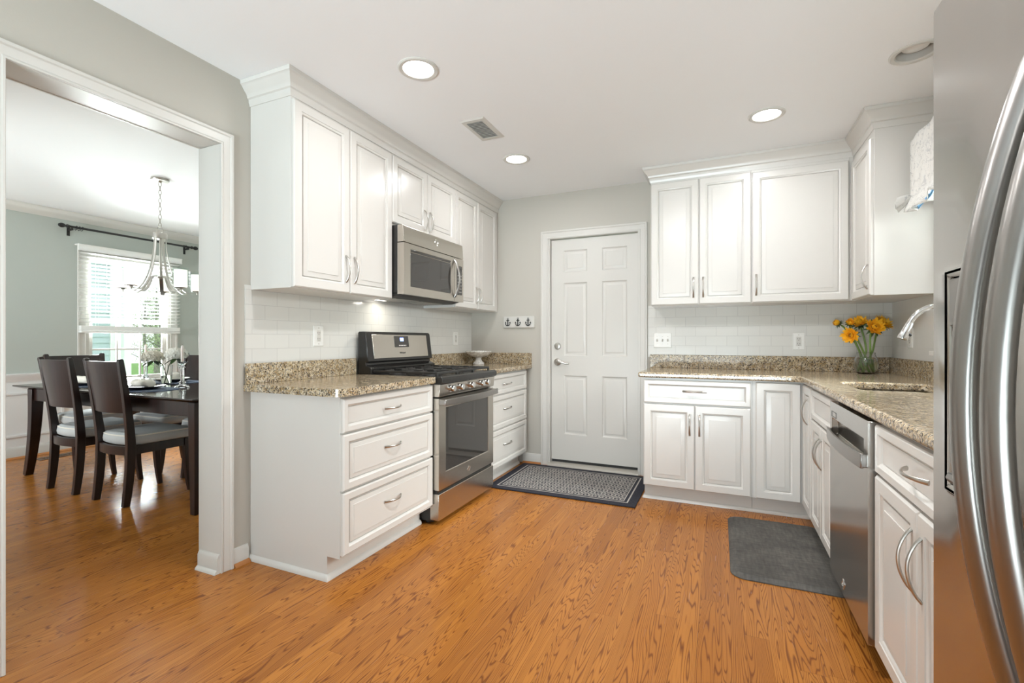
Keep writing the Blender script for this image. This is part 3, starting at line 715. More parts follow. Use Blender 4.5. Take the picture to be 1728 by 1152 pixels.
fp = fin('steel_fascia', pl, M['steel'], bg, bevel=.002)
pl = B(); pl.rings([[(bgx(z) + q, y, z) for y, z in ((-1.318, 1.088), (-1.150, 1.088), (-1.150, 1.170), (-1.318, 1.170))] for q in (.001, .006)])
M['clock'] = mat('clock_panel', (.045, .042, .04), .25)
ck = fin('clock_panel', pl, M['clock'], bg, bevel=.004)
pl = B(); pl.rings([[(bgx(z) + q, y, z) for y, z in ((-1.252, 1.132), (-1.212, 1.132), (-1.212, 1.156), (-1.252, 1.156))] for q in (.005, .0068)])
fin('display', pl, M['screen'], bg)
b = B()
for i in range(5): y = -1.270 + i * .018; b.rings([[(bgx(z) + q, a, z) for a, z in ((y, 1.098), (y + .011, 1.098), (y + .011, 1.104), (y, 1.104))] for q in (.005, .0066)])
fin('keypad', b, M['plate'], bg)
def lettering(txt, parent, loc, rot, size, m, name='brand_lettering'):
    cu = bpy.data.curves.new('t', 'FONT'); cu.body = txt; cu.size = size; cu.extrude = .0004; cu.align_x = 'CENTER'; cu.align_y = 'CENTER'; cu.resolution_u = 3
    o = bpy.data.objects.new('t', cu); C.objects.link(o); o.matrix_world = Matrix.Translation(loc) @ rot.to_4x4()
    bpy.context.view_layer.update(); dg = bpy.context.evaluated_depsgraph_get(); me = bpy.data.meshes.new_from_object(o.evaluated_get(dg)); me.transform(o.matrix_world)
    bpy.data.objects.remove(o); bpy.data.curves.remove(cu)
    b = B(); b.bm.from_mesh(me); bpy.data.meshes.remove(me); return fin(name, b, m, parent, smooth=0)
def facing(nx, ux):   # rotation with text x along ux, normal nx
    n, u = Vector(nx).normalized(), Vector(ux).normalized(); v = n.cross(u); return Matrix((u, v, n)).transposed()
lettering('Whirlpool', bg, (bgx(1.048) + .0052, -1.234, 1.048), facing((1, 0, .13), (0, 1, 0)), .016, M['clock'])
def swirl(parent, c, s, u, v, n):
    """small raised emblem: a ring crossed by a slanted oval"""
    c, u, v, n = Vector(c), Vector(u), Vector(v), Vector(n); b = B()
    b.tube([c + u * s * 1.25 * math.cos(a) + v * s * .55 * math.sin(a) + v * s * .35 * math.cos(a) for a in [2 * PI * k / 28 for k in range(28)]], s * .055, 6, ref=n, closed=True)
    b.tube([c + u * s * .62 * math.cos(a) + v * s * .95 * math.sin(a) - v * s * .3 * math.cos(a) for a in [2 * PI * k / 28 for k in range(28)]], s * .05, 6, ref=n, closed=True)
    return fin('emblem', b, M['chrome'], parent)
swirl(od, (.665, -1.229, .262), .018, (0, 1, 0), (0, 0, 1), (1, 0, 0))

# ------------------------------------------------------------------ microwave
MY0, MY1, MZ0, MZ1 = -1.596, -.838, 1.432, 1.880
t = thing('microwave', 'stainless steel over-the-range microwave hung above the gas range', 'microwave', (.2, -1.217, MZ0))
fin('case', B().box(.0085, .345, MY0, MY1, MZ0 + .012, MZ1), M['black'], t, bevel=.002)
fin('vent_fascia', B().prism([(.345, 1.770), (.394, 1.770), (.396, 1.776), (.388, MZ1 - .004), (.384, MZ1), (.345, MZ1)], MY0, MY1, 'y'), M['steel'], t, bevel=.002)
PW = [(0, 0), (.003, -.003)]
df = fin('front', B().panelled((.396, MY0, MZ0 + .003), (0, 1, 0), (0, 0, 1), (1, 0, 0), [0, .070, .578, .655, .747, .758], [0, .052, .278, .300, .330], {(1, 1): PW, (1, 2): PW, (3, 1): PW}, PW, .050), M['steel'], t)
b = B().box(.3915, .3942, MY0 + .073, MY0 + .575, MZ0 + .058, MZ0 + .300)
fin('window', b, M['darkglass'], df, bevel=.006)
fin('keypad', B().box(.3915, .3946, MY0 + .658, MY0 + .744, MZ0 + .058, MZ0 + .278), M['darkglass'], df, bevel=.003)
fin('display', B().box(.3943, .3952, MY0 + .672, MY0 + .730, MZ0 + .240, MZ0 + .262), M['clock'], df)
b = B()
for i in range(3):
    for j in range(6): b.box(.3944, .3951, MY0 + .674 + i * .021, MY0 + .686 + i * .021, MZ0 + .075 + j * .025, MZ0 + .081 + j * .025)
M['legend'] = mat('grey_key_legend', (.45, .44, .42), .5); fin('keys', b, M['legend'], df)
fin('door_seam', B().box(.3955, .3964, MY0 + .618, MY0 + .6205, MZ0 + .006, MZ0 + .330), M['clock'], df)
pts = [(.398 + .044 * math.sin(PI * i / 14) ** .8, MY0 + .624, MZ0 + .032 + i * .282 / 14) for i in range(15)]
fin('handle', B().tube(pts, [(.013 - .003 * math.sin(PI * i / 14), .007) for i in range(15)], 12, ref=(0, 1, 0)), M['bar'], df)
u_ = fin('underside', B().prism([(.012, MZ0 + .012), (.36, MZ0 + .012), (.36, MZ0), (.30, MZ0 - .012), (.04, MZ0 - .012), (.012, MZ0)], MY0 + .01, MY1 - .01, 'y'), M['iron'], t, bevel=.002)
M['filter'] = mat('grease_filter_mesh', (.35, .33, .30), .45, .8)
for y in (MY0 + .09, MY0 + .40): fin('grease_filter', B().box(.08, .26, y, y + .27, MZ0 - .0155, MZ0 - .011), M['filter'], u_)
fin('hood_lamp', B().box(.045, .075, MY0 + .13, MY0 + .23, MZ0 - .0150, MZ0 - .0115), M['hoodlamp'], u_)
d_ = bpy.data.lights.new('lamp', 'AREA'); d_.shape = 'RECTANGLE'; d_.size = .08; d_.size_y = .03; d_.energy = .9; d_.color = (1, .94, .82)
o = bpy.data.objects.new('lamp', d_); C.objects.link(o); o.parent = t; o.location = (.19 - .2, MY0 + .22 + 1.217, -.022)
swirl(df, (.3935, -1.217, 1.832), .020, (0, 1, 0), (0, 0, 1), (1, 0, .08))

# ------------------------------------------------------------------ dishwasher
t = thing('dishwasher', 'stainless steel dishwasher with a pocket bar handle under the right countertop', 'dishwasher', (3.0, -1.81, 0))
DY0, DY1, DXF = -2.104, -1.512, FX - .012
fin('tub', B().box(DXF + .045, RW - .06, DY0 + .005, DY1 - .005, .10, .868), M['black'], t)
b = B(); prof = []
b.panelled((DXF, DY1, .105), (0, -1, 0), (0, 0, 1), (-1, 0, 0), [0, .035, .540, .592], [0, .610, .690, .760], {(1, 1): [(0, 0), (.012, -.022), (.03, -.026)]}, None, .042)
dd = fin('door', b, M['steel_dark'], t, bevel=.003)
pts = [(DXF - .012 - .016 * (1 - (2 * i / 12 - 1) ** 2), DY1 - .014 - i * .560 / 12, .724) for i in range(13)]
hb = B().bar(pts, .052, .010, (0, 0, 1))
for y in (DY1 - .020, DY1 - .568): hb.box(DXF - .014, DXF + .002, y - .006, y + .006, .702, .746)
fin('handle', hb, M['bar'], dd, bevel=.003)
lb = B()
for z in (.800, .822): lb.box(DXF - .0012, DXF, DY1 - .120, DY1 - .035, z, z + .003)
for y in (DY1 - .120, DY1 - .038): lb.box(DXF - .0012, DXF, y, y + .003, .800, .825)
fin('label_frame', lb, M['clock'], dd, smooth=0)
swirl(dd, (DXF - .001, DY1 - .25, .150), .020, (0, -1, 0), (0, 0, 1), (-1, 0, 0))
fin('toe_panel', B().box(FX + .085, FX + .10, DY0, DY1, .0, .10), M['black'], t)

# ------------------------------------------------------------------ refrigerator
FF, FY1, FY0, FZ = 2.610, -2.897, -3.806, 1.768
t = thing('refrigerator', 'tall stainless side-by-side refrigerator at the right edge of the picture', 'refrigerator', (2.97, -3.35, 0))
M['fgrey'] = mat('grey_cabinet_steel', (.28, .275, .27), .4, .3)
fin('cabinet', B().box(2.685, RW - .02, FY0 + .006, FY1 - .006, .02, 1.735), M['fgrey'], t, bevel=.004)
fin('grille', B().box(2.66, 2.70, FY0 + .01, FY1 - .01, .02, .085), M['black'], t, bevel=.003)
SY = -3.296
# freezer door with dispenser bay
b = B(); bay = [(0, 0), (.006, .004), (.014, .004), (.020, -.004)]
DSY0, DSZ0, DSZ1 = .055, .868, 1.268
b.panelled((FF, FY1, .095), (0, -1, 0), (0, 0, 1), (-1, 0, 0), [0, .052, .250, FY1 - SY - .004], [0, DSZ0 - .095, DSZ1 - .095, FZ - .095], {(1, 1): [(0, 0), (.004, .003), (.012, .003), (.016, -.003), (.017, -.058)]}, None, .07)
fd = fin('freezer_door', b, M['fridge'], t, bevel=.010, seg=3)
# dispenser: control fascia and recess
y1, y0 = FY1 - .068, FY1 - .234
b = B().prism([(FF - .001, 1.165), (FF - .002, 1.249), (FF + .050, 1.249), (FF + .050, 1.150)], y0 + .002, y1 - .002, 'y')
fin('dispenser_panel', b, M['bar'], fd, bevel=.003)
b = B(); e = .004; rr = lambda x: [(x, y0 + e, .887), (x, y1 - e, .887), (x, y1 - e, 1.2505), (x, y0 + e, 1.2505)]
b.rings([rr(FF + .006), rr(FF + .0565)], False, True)
M['recess'] = mat('dispenser_liner', (.018, .016, .015), .85, 0, Specular_IOR_Level=.08); fin('dispenser_recess', b, M['recess'], fd)
fin('dispenser_paddle', B().box(FF + .030, FF + .036, y1 - .13, y1 - .035, .98, 1.145), M['clock'], fd, bevel=.002)
fin('drip_tray', B().prism([(FF + .054, .889), (FF - .004, .889), (FF - .008, .897), (FF - .004, .906), (FF + .054, .904)], y0 + .004, y1 - .004, 'y'), M['bar'], fd, bevel=.002)
rd = fin('fridge_door', B().box(FF, FF + .07, FY0, SY - .004, .095, FZ), M['fridge'], t, bevel=.010, seg=3)
def fhandle(y, par):
    z0, z1 = .60, 1.515; pts = []; rs = []
    for i in range(25):
        f = i / 24; e = math.sin(PI * f)
        pts.append((FF - .006 - .082 * e ** .85, y, z0 + (z1 - z0) * f)); rs.append((.021 - .002 * e, .0155 - .002 * e))
    b = B().tube(pts, rs, 18, ref=(0, 1, 0))
    for z in (z0 + .012, z1 - .012): b.tube([(FF + .002, y, z), (FF - .010, y, z)], .018, 16)
    h = fin('door_handle', b, M['bar'], par, smooth=50)
    for z, s_ in ((z0 + .03, -1), (z1 - .03, 1)): fin('set_screw_hole', B().tube([(FF - .022, y - .0205, z), (FF - .022, y - .0225, z)], .005, 12), M['black'], h)
fhandle(SY + .037, fd); fhandle(SY - .042, rd)
for y in (FY0 + .05, FY1 - .05): fin('hinge_cover', B().box(2.64, 2.80, y - .03, y + .03, 1.735, FZ + .012), M['fgrey'], t, bevel=.006)
for x in (2.74, 3.2):
    for y in (FY0 + .08, FY1 - .08): fin('foot', B().lathe([(0, 0), (.02, 0), (.02, .022), (0, .022)], (x, y, 0), 12), M['rubber'], t)

# ------------------------------------------------------------------ wall plates, hooks
def outlet(label, c, n, u):
    """duplex outlet; c = centre on the wall face, n = wall normal, u = horizontal direction"""
    t = thing('outlet', label, 'outlet', c); c, n, u = Vector(c), Vector(n), Vector(u); z = Vector((0, 0, 1))
    P = lambda a, b, h: c + u * a + z * b + n * h
    def blk(b, a0, a1, b0, b1, h0, h1): b.rings([[P(a0, b0, h), P(a1, b0, h), P(a1, b1, h), P(a0, b1, h)] for h in (h0, h1)]); return b
    b = B(); b.rings([[P(-q, -r, h), P(q, -r, h), P(q, r, h), P(-q, r, h)] for q, r, h in ((.038, .062, 0), (.038, .062, .003), (.035, .059, .006))])
    fin('cover_plate', b, M['plate'], t)
    s = fin('socket', blk(B(), -.0165, .0165, -.034, .034, .005, .0078), M['trim'], t, bevel=.002)
    b = B()
    for zz in (-.018, .018):
        blk(b, -.009, -.0065, zz - .003, zz + .007, .0078, .0082); blk(b, .0055, .008, zz - .003, zz + .006, .0078, .0082); blk(b, -.003, .002, zz - .012, zz - .008, .0078, .0082)
    fin('slots', b, M['slot'], s, smooth=0)
    b = B()
    for zz in (-.048, .048): blk(b, -.003, .003, zz - .003, zz + .003, .006, .0068)
    fin('screws', b, M['nickel'], t)
outlet('white outlet on the tiled wall left of the range', (.0082, -1.924, 1.165), (1, 0, 0), (0, 1, 0))
outlet('white outlet on the tiled wall right of the range', (.0082, -.309, 1.152), (1, 0, 0), (0, 1, 0))
outlet('white outlet on the back wall tile, left of the sunflowers', (2.772, -.0082, 1.130), (0, -1, 0), (1, 0, 0))
outlet('white outlet on the right wall tile behind the faucet spout', (RW - .0082, -.357, 1.152), (-1, 0, 0), (0, -1, 0))
t = thing('light_switch', 'white three-toggle switch plate on the tile beside the back door', 'light switch', (1.805, -.008, 1.138))
fin('cover_plate', B().rings([[(1.805 - q, -h, 1.138 - r), (1.805 + q, -h, 1.138 - r), (1.805 + q, -h, 1.138 + r), (1.805 - q, -h, 1.138 + r)] for q, r, h in ((.070, .060, .0082), (.070, .060, .0112), (.067, .057, .0142))]), M['plate'], t)
for k in (-1, 0, 1):
    x = 1.805 + k * .042
    fin('toggle', B().prism([(-.014, 1.126), (-.018, 1.130), (-.026, 1.146), (-.023, 1.150), (-.014, 1.148)], x - .0055, x + .0055, 'x'), M['trim'], t, bevel=.001)
b = B()
for k in (-1, 0, 1):
    for z in (1.108, 1.168): b.lathe([(0, 0), (.0035, 0), (.003, -.0012), (0, -.0014)], (1.805 + k * .042, -.0141, z), 10, 'y')
fin('screws', b, M['nickel'], t)

t = thing('hook_rack', 'white wooden wall rack with three black anchor hooks', 'coat rack', (.5185, 0, 1.3075))
bd = fin('board', B().box(.362, .675, -.018, -.0005, 1.254, 1.361), M['trim'], t, bevel=.004)
for x in (.409, .512, .615):
    b = B(); z = 1.308; y = -.0215
    b.bar([(x, y, z - .030), (x, y, z + .026)], .008, .006, (1, 0, 0))
    b.bar([(x - .015, y, z + .016), (x + .015, y, z + .016)], .006, .006, (0, 0, 1))
    b.tube([(x + .006 * math.cos(a), y, z + .032 + .006 * math.sin(a)) for a in [2 * PI * k / 14 for k in range(14)]], .0018, 6, ref=(0, 1, 0), closed=True)
    pts = [(x + .023 * math.sin(a), y - .004 * math.cos(a), z - .010 - .023 * math.cos(a)) for a in [math.radians(-82 + 164 * k / 16) for k in range(17)]]
    b.tube(pts, [.0022 + .0028 * math.sin(PI * k / 16) for k in range(17)], 8, ref=(0, 1, 0))
    for s in (-1, 1): b.prism([(x + s * .030, z - .012), (x + s * .023, z + .004), (x + s * .015, z - .010)], y - .003, y + .003, 'y')
    fin('anchor_hook', b, M['blackmetal'], t)
for x in (.461, .564): fin('screw', B().lathe([(0, 0), (.0035, 0), (.003, -.0012), (0, -.0014)], (x, -.018, 1.308), 10, 'y'), M['nickel'], t)

# ------------------------------------------------------------------ mats
def rug_mat():
    m = mat('navy_trellis_rug', (.02, .02, .03), .95); t = NT(m)
    xyz = t.n('ShaderNodeSeparateXYZ'); t.l(t.coord(), xyz.inputs[0]); x, y = xyz.outputs[0], xyz.outputs[1]
    hx, hy = .5635, .380
    d = t.math('MINIMUM', t.math('SUBTRACT', hx, t.math('ABSOLUTE', x)), t.math('SUBTRACT', hy, t.math('ABSOLUTE', y)))
    def band(a, b): return t.math('MULTIPLY', t.math('GREATER_THAN', d, a), t.math('LESS_THAN', d, b))
    lines = t.math('MAXIMUM', band(.060, .070), band(.090, .097))
    k = 2 * PI / .076
    u, v = t.math('MULTIPLY', x, k), t.math('MULTIPLY', y, k)
    f = t.math('ADD', t.math('COSINE', u), t.math('COSINE', v)); a = t.math('ABSOLUTE', f)
    r1 = t.math('MULTIPLY', t.math('GREATER_THAN', a, .18), t.math('LESS_THAN', a, .62))
    r2 = t.math('GREATER_THAN', t.math('ABSOLUTE', t.math('MULTIPLY', t.math('SINE', t.math('MULTIPLY', u, 1.5)), t.math('SINE', t.math('MULTIPLY', v, 1.5)))), .72)
    r3 = t.math('GREATER_THAN', a, 1.75)
    pat = t.math('MULTIPLY', t.math('MAXIMUM', t.math('MAXIMUM', r1, t.math('MULTIPLY', r2, .8)), r3), t.math('GREATER_THAN', d, .100))
    fac = t.math('MAXIMUM', lines, pat)
    nz = t.noise(t.coord(), 260, 2)
    fac = t.math('MULTIPLY', fac, t.math('MULTIPLY_ADD', nz, .5, .65))
    t.l(t.mix(fac, t.ramp(nz, [(.3, (.012, .012, .018)), (.7, (.032, .033, .048))]), (.50, .47, .43)), t.p.inputs['Base Color'])
    t.bump(nz, .5, .004); return m
M['rug'] = rug_mat()
o = fin('door_mat', B().box(.585, 1.712, -.810, -.050, .0008, .010), M['rug'], bevel=.004)
tag(base(o, (1.1485, -.430, .0008)), 'black and cream patterned rug in front of the back door', 'rug')
M['foam'] = mat('charcoal_foam_mat', (.05, .05, .05), .62); tt = NT(M['foam'])
n1 = tt.noise(tt.mapping(tt.coord(), (14, 60, 1)), 1, 3, .6); n2 = tt.noise(tt.mapping(tt.coord(), (70, 12, 1)), 1, 3, .6); n3 = tt.noise(tt.coord(), 5, 2)
nn = tt.math('MULTIPLY', tt.math('ADD', n1, tt.math('ADD', n2, n3)), .333)
tt.l(tt.ramp(nn, [(.38, (.042, .039, .035)), (.52, (.082, .076, .068)), (.64, (.13, .12, .105))]), tt.p.inputs['Base Color']); tt.bump(nn, .25, .003)
b = B()
def rrect(x0, x1, y0, y1, r, z, n=6): return [(x, y, z) for x, y in arc(x1 - r, y1 - r, r, 0, 90, n) + arc(x0 + r, y1 - r, r, 90, 180, n) + arc(x0 + r, y0 + r, r, 180, 270, n) + arc(x1 - r, y0 + r, r, 270, 360, n)]
b.rings([rrect(2.283 + q, 2.788 - q, -1.562 + q, -.708 - q, max(.07 - q, .02), z) for q, z in ((0, .0008), (0, .005), (.004, .008), (.028, .0165), (.032, .0175), (.036, .0165))])
o = fin('kitchen_mat', b, M['foam']); tag(base(o, (2.51, -1.135, .0008)), 'dark grey cushioned kitchen mat in front of the sink cabinet', 'mat')

# ------------------------------------------------------------------ worktop things
def marble():
    m = mat('white_marble', (.75, .73, .70), .25); t = NT(m); n = t.noise(t.coord(), 16, 5, .6, 1.2)
    t.l(t.ramp(n, [(.38, (.74, .72, .69)), (.5, (.46, .43, .40)), (.55, (.74, .72, .69))]), t.p.inputs['Base Color']); return m
M['marble'] = marble()
bx, by, bz = .185, -.185, .9145
t = thing('footed_bowl', 'white marble footed bowl on the corner countertop right of the range', 'bowl', (bx, by, bz))
fin('foot', B().lathe([(0, 0), (.052, 0), (.054, .006), (.050, .016), (.034, .030), (.026, .046), (.026, .060), (.034, .068), (0, .070)], (bx, by, bz), 32), M['marble'], t)
fin('bowl', B().lathe([(0, .066), (.030, .066), (.062, .074), (.095, .088), (.112, .102), (.118, .112), (.122, .114), (.122, .122), (.116, .124), (.108, .110), (.085, .094), (.05, .082), (0, .080)], (bx, by, bz), 48), M['marble'], t)

# sunflower vase
VX, VY, VZ = 3.140, -.185, .9145
t = thing('glass_vase', 'round clear glass vase of sunflowers on the corner countertop', 'vase', (VX, VY, VZ))
fin('glass', B().lathe([(0, 0), (.046, 0), (.058, .012), (.069, .040), (.071, .062), (.066, .092), (.055, .118), (.050, .132), (.053, .141), (.050, .142), (.0465, .132), (.0515, .117), (.0625, .091), (.0675, .062), (.0655, .040), (.055, .015), (.044, .006), (0, .005)], (VX, VY, VZ), 40), M['glass'], t, smooth=60)
fin('water', B().lathe([(0, .0056), (.0435, .0066), (.0545, .0153), (.065, .040), (.067, .062), (.0625, .088), (.0585, .099), (0, .099)], (VX, VY, VZ), 40), M['water'], t, smooth=60)
M['stem'] = mat('flower_stem_green', (.16, .26, .05), .5); M['sepal'] = mat('sepal_green', (.045, .085, .025), .6)
def petal_mat():
    m = mat('sunflower_petal', (.90, .45, .015), .55); t = NT(m); n = t.noise(t.coord(), 22, 2)
    t.l(t.ramp(n, [(.3, (.90, .43, .012)), (.7, (.95, .62, .035))]), t.p.inputs['Base Color']); return m
M['petal'] = petal_mat(); M['disc'] = mat('sunflower_disc', (.30, .13, .015), .8)
def sunflower(c, n, r, ang, label, cup=.35):
    fa, ra_ = math.radians(ang + 88), math.radians(ang)
    foot = (VX + .036 * math.cos(fa), VY + .036 * math.sin(fa), VZ + .0145)
    t = thing('sunflower', label, 'flower', foot, group='sunflowers in the glass vase')
    c, n, f0 = Vector(c), Vector(n).normalized(), Vector(foot)
    u = n.orthogonal().normalized(); v = n.cross(u)
    rim = Vector((VX + .034 * math.cos(ra_), VY + .034 * math.sin(ra_), VZ + .134))
    e = c - n * .022; k1 = rim + (rim - f0) * .35; k2 = e - n * .05
    pts = [f0, f0.lerp(rim, .5), rim]
    for i in range(1, 9):
        s = i / 8; pts.append(rim * (1 - s) ** 3 + k1 * 3 * s * (1 - s) ** 2 + k2 * 3 * s * s * (1 - s) + e * s ** 3)
    fin('stem', B().tube(pts, .0060, 8), M['stem'], t)
    b = B()
    for lay, (cnt, l, w, dz, cp) in enumerate(((21, 1.0, .135, 0, cup), (19, .88, .125, .08, cup + .3), (14, .66, .11, .15, cup + .65))):
        for k in range(cnt):
            a = 2 * PI * (k + .5 * lay) / cnt + rnd.uniform(-.12, .12); d = u * math.cos(a) + v * math.sin(a); s_ = n.cross(d); L = r * l * rnd.uniform(.85, 1.08); cc = cp + rnd.uniform(-.15, .15); pr = []
            for q, wf in ((.16, .35), (.40, .95), (.68, 1.0), (.88, .55), (1.0, .06)):
                pr.append((c + d * L * q * math.cos(cc * q) + n * (L * q * math.sin(cc * q) + dz * r * .2), s_ * r * w * wf))
            V = [(b.v(p - w_), b.v(p + n * .0012), b.v(p + w_)) for p, w_ in pr]
            for x0, x1 in zip(V[:-1], V[1:]): b.f([x0[0], x0[1], x1[1], x1[0]]); b.f([x0[1], x0[2], x1[2], x1[1]])
    fin('petals', b, M['petal'], t, smooth=60)
    b = B(); loops = []
    for q, h in ((.30, .0), (.28, .10), (.2, .17), (.08, .20)): loops.append([c + u * r * q * math.cos(2 * PI * k / 16) + v * r * q * math.sin(2 * PI * k / 16) + n * r * h for k in range(16)])
    fin('disc', b.rings(loops), M['disc'], t)
    b = B(); loops = []
    for q, h in ((.08, -.40), (.22, -.26), (.34, -.06), (.30, .0)): loops.append([c + u * r * q * math.cos(2 * PI * k / 12) + v * r * q * math.sin(2 * PI * k / 12) + n * r * h for k in range(12)])
    b.rings(loops)
    for k in range(11):
        a = 2 * PI * k / 11; d = u * math.cos(a) + v * math.sin(a); s_ = n.cross(d); pr = [(c + d * r * q - n * r * h, s_ * r * w) for q, h, w in ((.2, .25, .10), (.45, .12, .12), (.68, .10, .07), (.86, .2, .01))]
        V = [(b.v(p - w_), b.v(p + w_)) for p, w_ in pr]
        for x0, x1 in zip(V[:-1], V[1:]): b.f([x0[0], x0[1], x1[1], x1[0]])
    fin('sepals', b, M['sepal'], t, smooth=60)
for c_, n_, r_, ang, lb_, cp_ in (
        ((2.992, -.150, 1.253), (-.75, -.35, .45), .040, 150, 'small half-open sunflower at the far left of the vase', 1.0),
        ((3.047, -.200, 1.254), (-.15, -.9, .45), .038, 195, 'small round sunflower second from the left, above the low drooping one', .9),
        ((3.040, -.265, 1.172), (-.55, -.80, -.05), .064, 240, 'drooping sunflower lowest at the left of the vase', .5),
        ((3.118, -.130, 1.252), (-.30, -.62, .72), .062, 80, 'upright sunflower in the middle, behind the one facing the room', .6),
        ((3.163, -.268, 1.222), (.10, -.92, .22), .072, 300, 'large sunflower in the middle facing the room', .65),
        ((3.240, -.165, 1.252), (.50, -.50, .65), .066, 15, 'large sunflower leaning out to the right of the vase', .2)):
    sunflower(c_, n_, r_, ang, lb_, cp_)

# window valance over the sink
def toile():
    m = mat('floral_toile_cloth', (.8, .8, .78), .9); t = NT(m); v = t.coord()
    n = t.noise(v, 16, 3, .6, 1.6); w = t.noise(t.mapping(v, (1, 1, 1), (4, 2, 7)), 34, 3, .6, 1.0)
    l1 = t.ramp(t.math('ABSOLUTE', t.math('SINE', t.math('MULTIPLY', n, 26.0))), [(0, (1, 1, 1)), (.28, (0, 0, 0))])
    l2 = t.ramp(w, [(.56, (0, 0, 0)), (.62, (.7, .7, .7))])
    c = t.mix(t.math('MULTIPLY', t.math('MULTIPLY', l1, t.ramp(n, [(.46, (0, 0, 0)), (.54, (1, 1, 1))])), .9), (.66, .65, .62), (.22, .23, .25))
    t.l(t.mix(t.math('MULTIPLY', l2, .7), c, (.34, .35, .37)), t.p.inputs['Base Color']); return m
M['toile'] = toile(); M['blueband'] = mat('blue_lining', (.18, .38, .62), .9)
t = thing('window_valance', 'white fabric valance with grey flowers, tied up over the sink window', 'curtain', (3.26, -1.22, 2.2))
b = B(); ny, nz = 60, 16; V = []
y0, y1 = -.822, -1.645
for i in range(ny + 1):
    f = i / ny; y = y0 + (y1 - y0) * f; row = []
    zb = 1.865 - .05 * abs(math.sin(PI * 2 * f + .35))
    for j in range(nz + 1):
        g = j / nz; z = 2.225 + (zb - 2.225) * g
        x = 3.188 + .010 * g * math.sin(f * 46) + .006 * math.sin(f * 23 + 1) - .030 * max(0, g - .75) / .25 * (1 + .6 * math.sin(f * 30))
        row.append(b.v((x, y, z)))
    V.append(row)
for i in range(ny):
    for j in range(nz): b.f([V[i][j], V[i + 1][j], V[i + 1][j + 1], V[i][j + 1]])
R_ = []
for k in range(9):
    x = 3.188 + (RW - .004 - 3.188) * k / 8; R_.append([b.v((x if k else 3.188, y0 + .004 * math.sin(k * 2) * (k > 0), 2.225 - .335 * j / nz)) for j in range(nz + 1)])
for k in range(8):
    for j in range(nz): b.f([R_[k][j], R_[k + 1][j], R_[k + 1][j + 1], R_[k][j + 1]])
vo = fin('cloth', b, M['toile'], t, smooth=70); sm_ = vo.modifiers.new('thick', 'SOLIDIFY'); sm_.thickness = .003
fin('mounting_board', B().box(3.20, RW - .0005, y1 + .012, y0 - .012, 2.205, 2.222), M['trim'], t)
for yy, sc in ((-.850, 1.0), (-1.60, .9)):                    # gathered tails at the ties
    b = B(); loops = []
    for q, w, h in ((0, .008, .012), (.25, .016, .020), (.6, .030, .028), (1.0, .046, .034)):
        cx, cz = 3.180 - .055 * q * sc, 1.915 - .038 * q * sc
        loops.append([(cx + h * .5 * math.cos(a) * (1 + .25 * math.sin(5 * a)), yy + w * math.cos(a) * .5, cz + h * math.sin(a) * (1 + .25 * math.sin(4 * a))) for a in [2 * PI * k / 20 for k in range(20)]])
    fin('tied_tail', b.rings(loops), M['toile'], t, smooth=60)
b = B()
for i in range(ny): pass
bl = [(3.176 - .004 * math.sin(f * 30), y0 + (y1 - y0) * f, 1.880 - .05 * abs(math.sin(PI * 2 * f + .35))) for f in [i / 30 for i in range(3, 30)]]
fin('ribbon', b.tube(bl, (.010, .004), 8, ref=(0, 0, 1)), M['blueband'], t, smooth=60)

# ------------------------------------------------------------------ dining room
TX0, TX1, TY0, TY1, TZ = -3.190, -.825, -2.150, -1.250, .762
t = thing('dining_table', 'long dark espresso dining table seen through the doorway', 'table', (-2.0, -1.7, 0))
b = B(); P4 = lambda q, z: [(TX0 + q, TY0 + q, z), (TX1 - q, TY0 + q, z), (TX1 - q, TY1 - q, z), (TX0 + q, TY1 - q, z)]
M['tabletop'] = mat('polished_espresso_top', (.028, .018, .016), .12)
fin('tabletop', B().rings([P4(.05, TZ - .030), P4(.004, TZ - .012), P4(0, TZ - .008), P4(0, TZ - .003), P4(.003, TZ)]), M['tabletop'], t)
b = B(); a0, a1, c0, c1 = TX0 + .17, TX1 - .075, TY0 + .062, TY1 - .062
b.box(a0, a1, c0, c0 + .022, .635, TZ - .03).box(a0, a1, c1 - .022, c1, .635, TZ - .03).box(a0, a0 + .022, c0 + .022, c1 - .022, .635, TZ - .03).box(a1 - .022, a1, c0 + .022, c1 - .022, .635, TZ - .03)
fin('apron', b, M['wood'], t, bevel=.002)
for xx, sx, fl in ((TX0 + .170, -1, .10), (TX1 - .085, 1, .012)):
    for yy, sy in ((TY0 + .085, -1), (TY1 - .085, 1)):
        pts = [(xx + sx * fl * (1 - h) ** 2.2, yy + sy * .012 * (1 - h) ** 2, .0005 + h * (TZ - .0305)) for h in [i / 12 for i in range(13)]]
        fin('leg', B().bar(pts, [.048 + .024 * (i / 12) for i in range(13)], [.052 + .030 * (i / 12) for i in range(13)], (1, 0, 0)), M['wood'], t, bevel=.003)

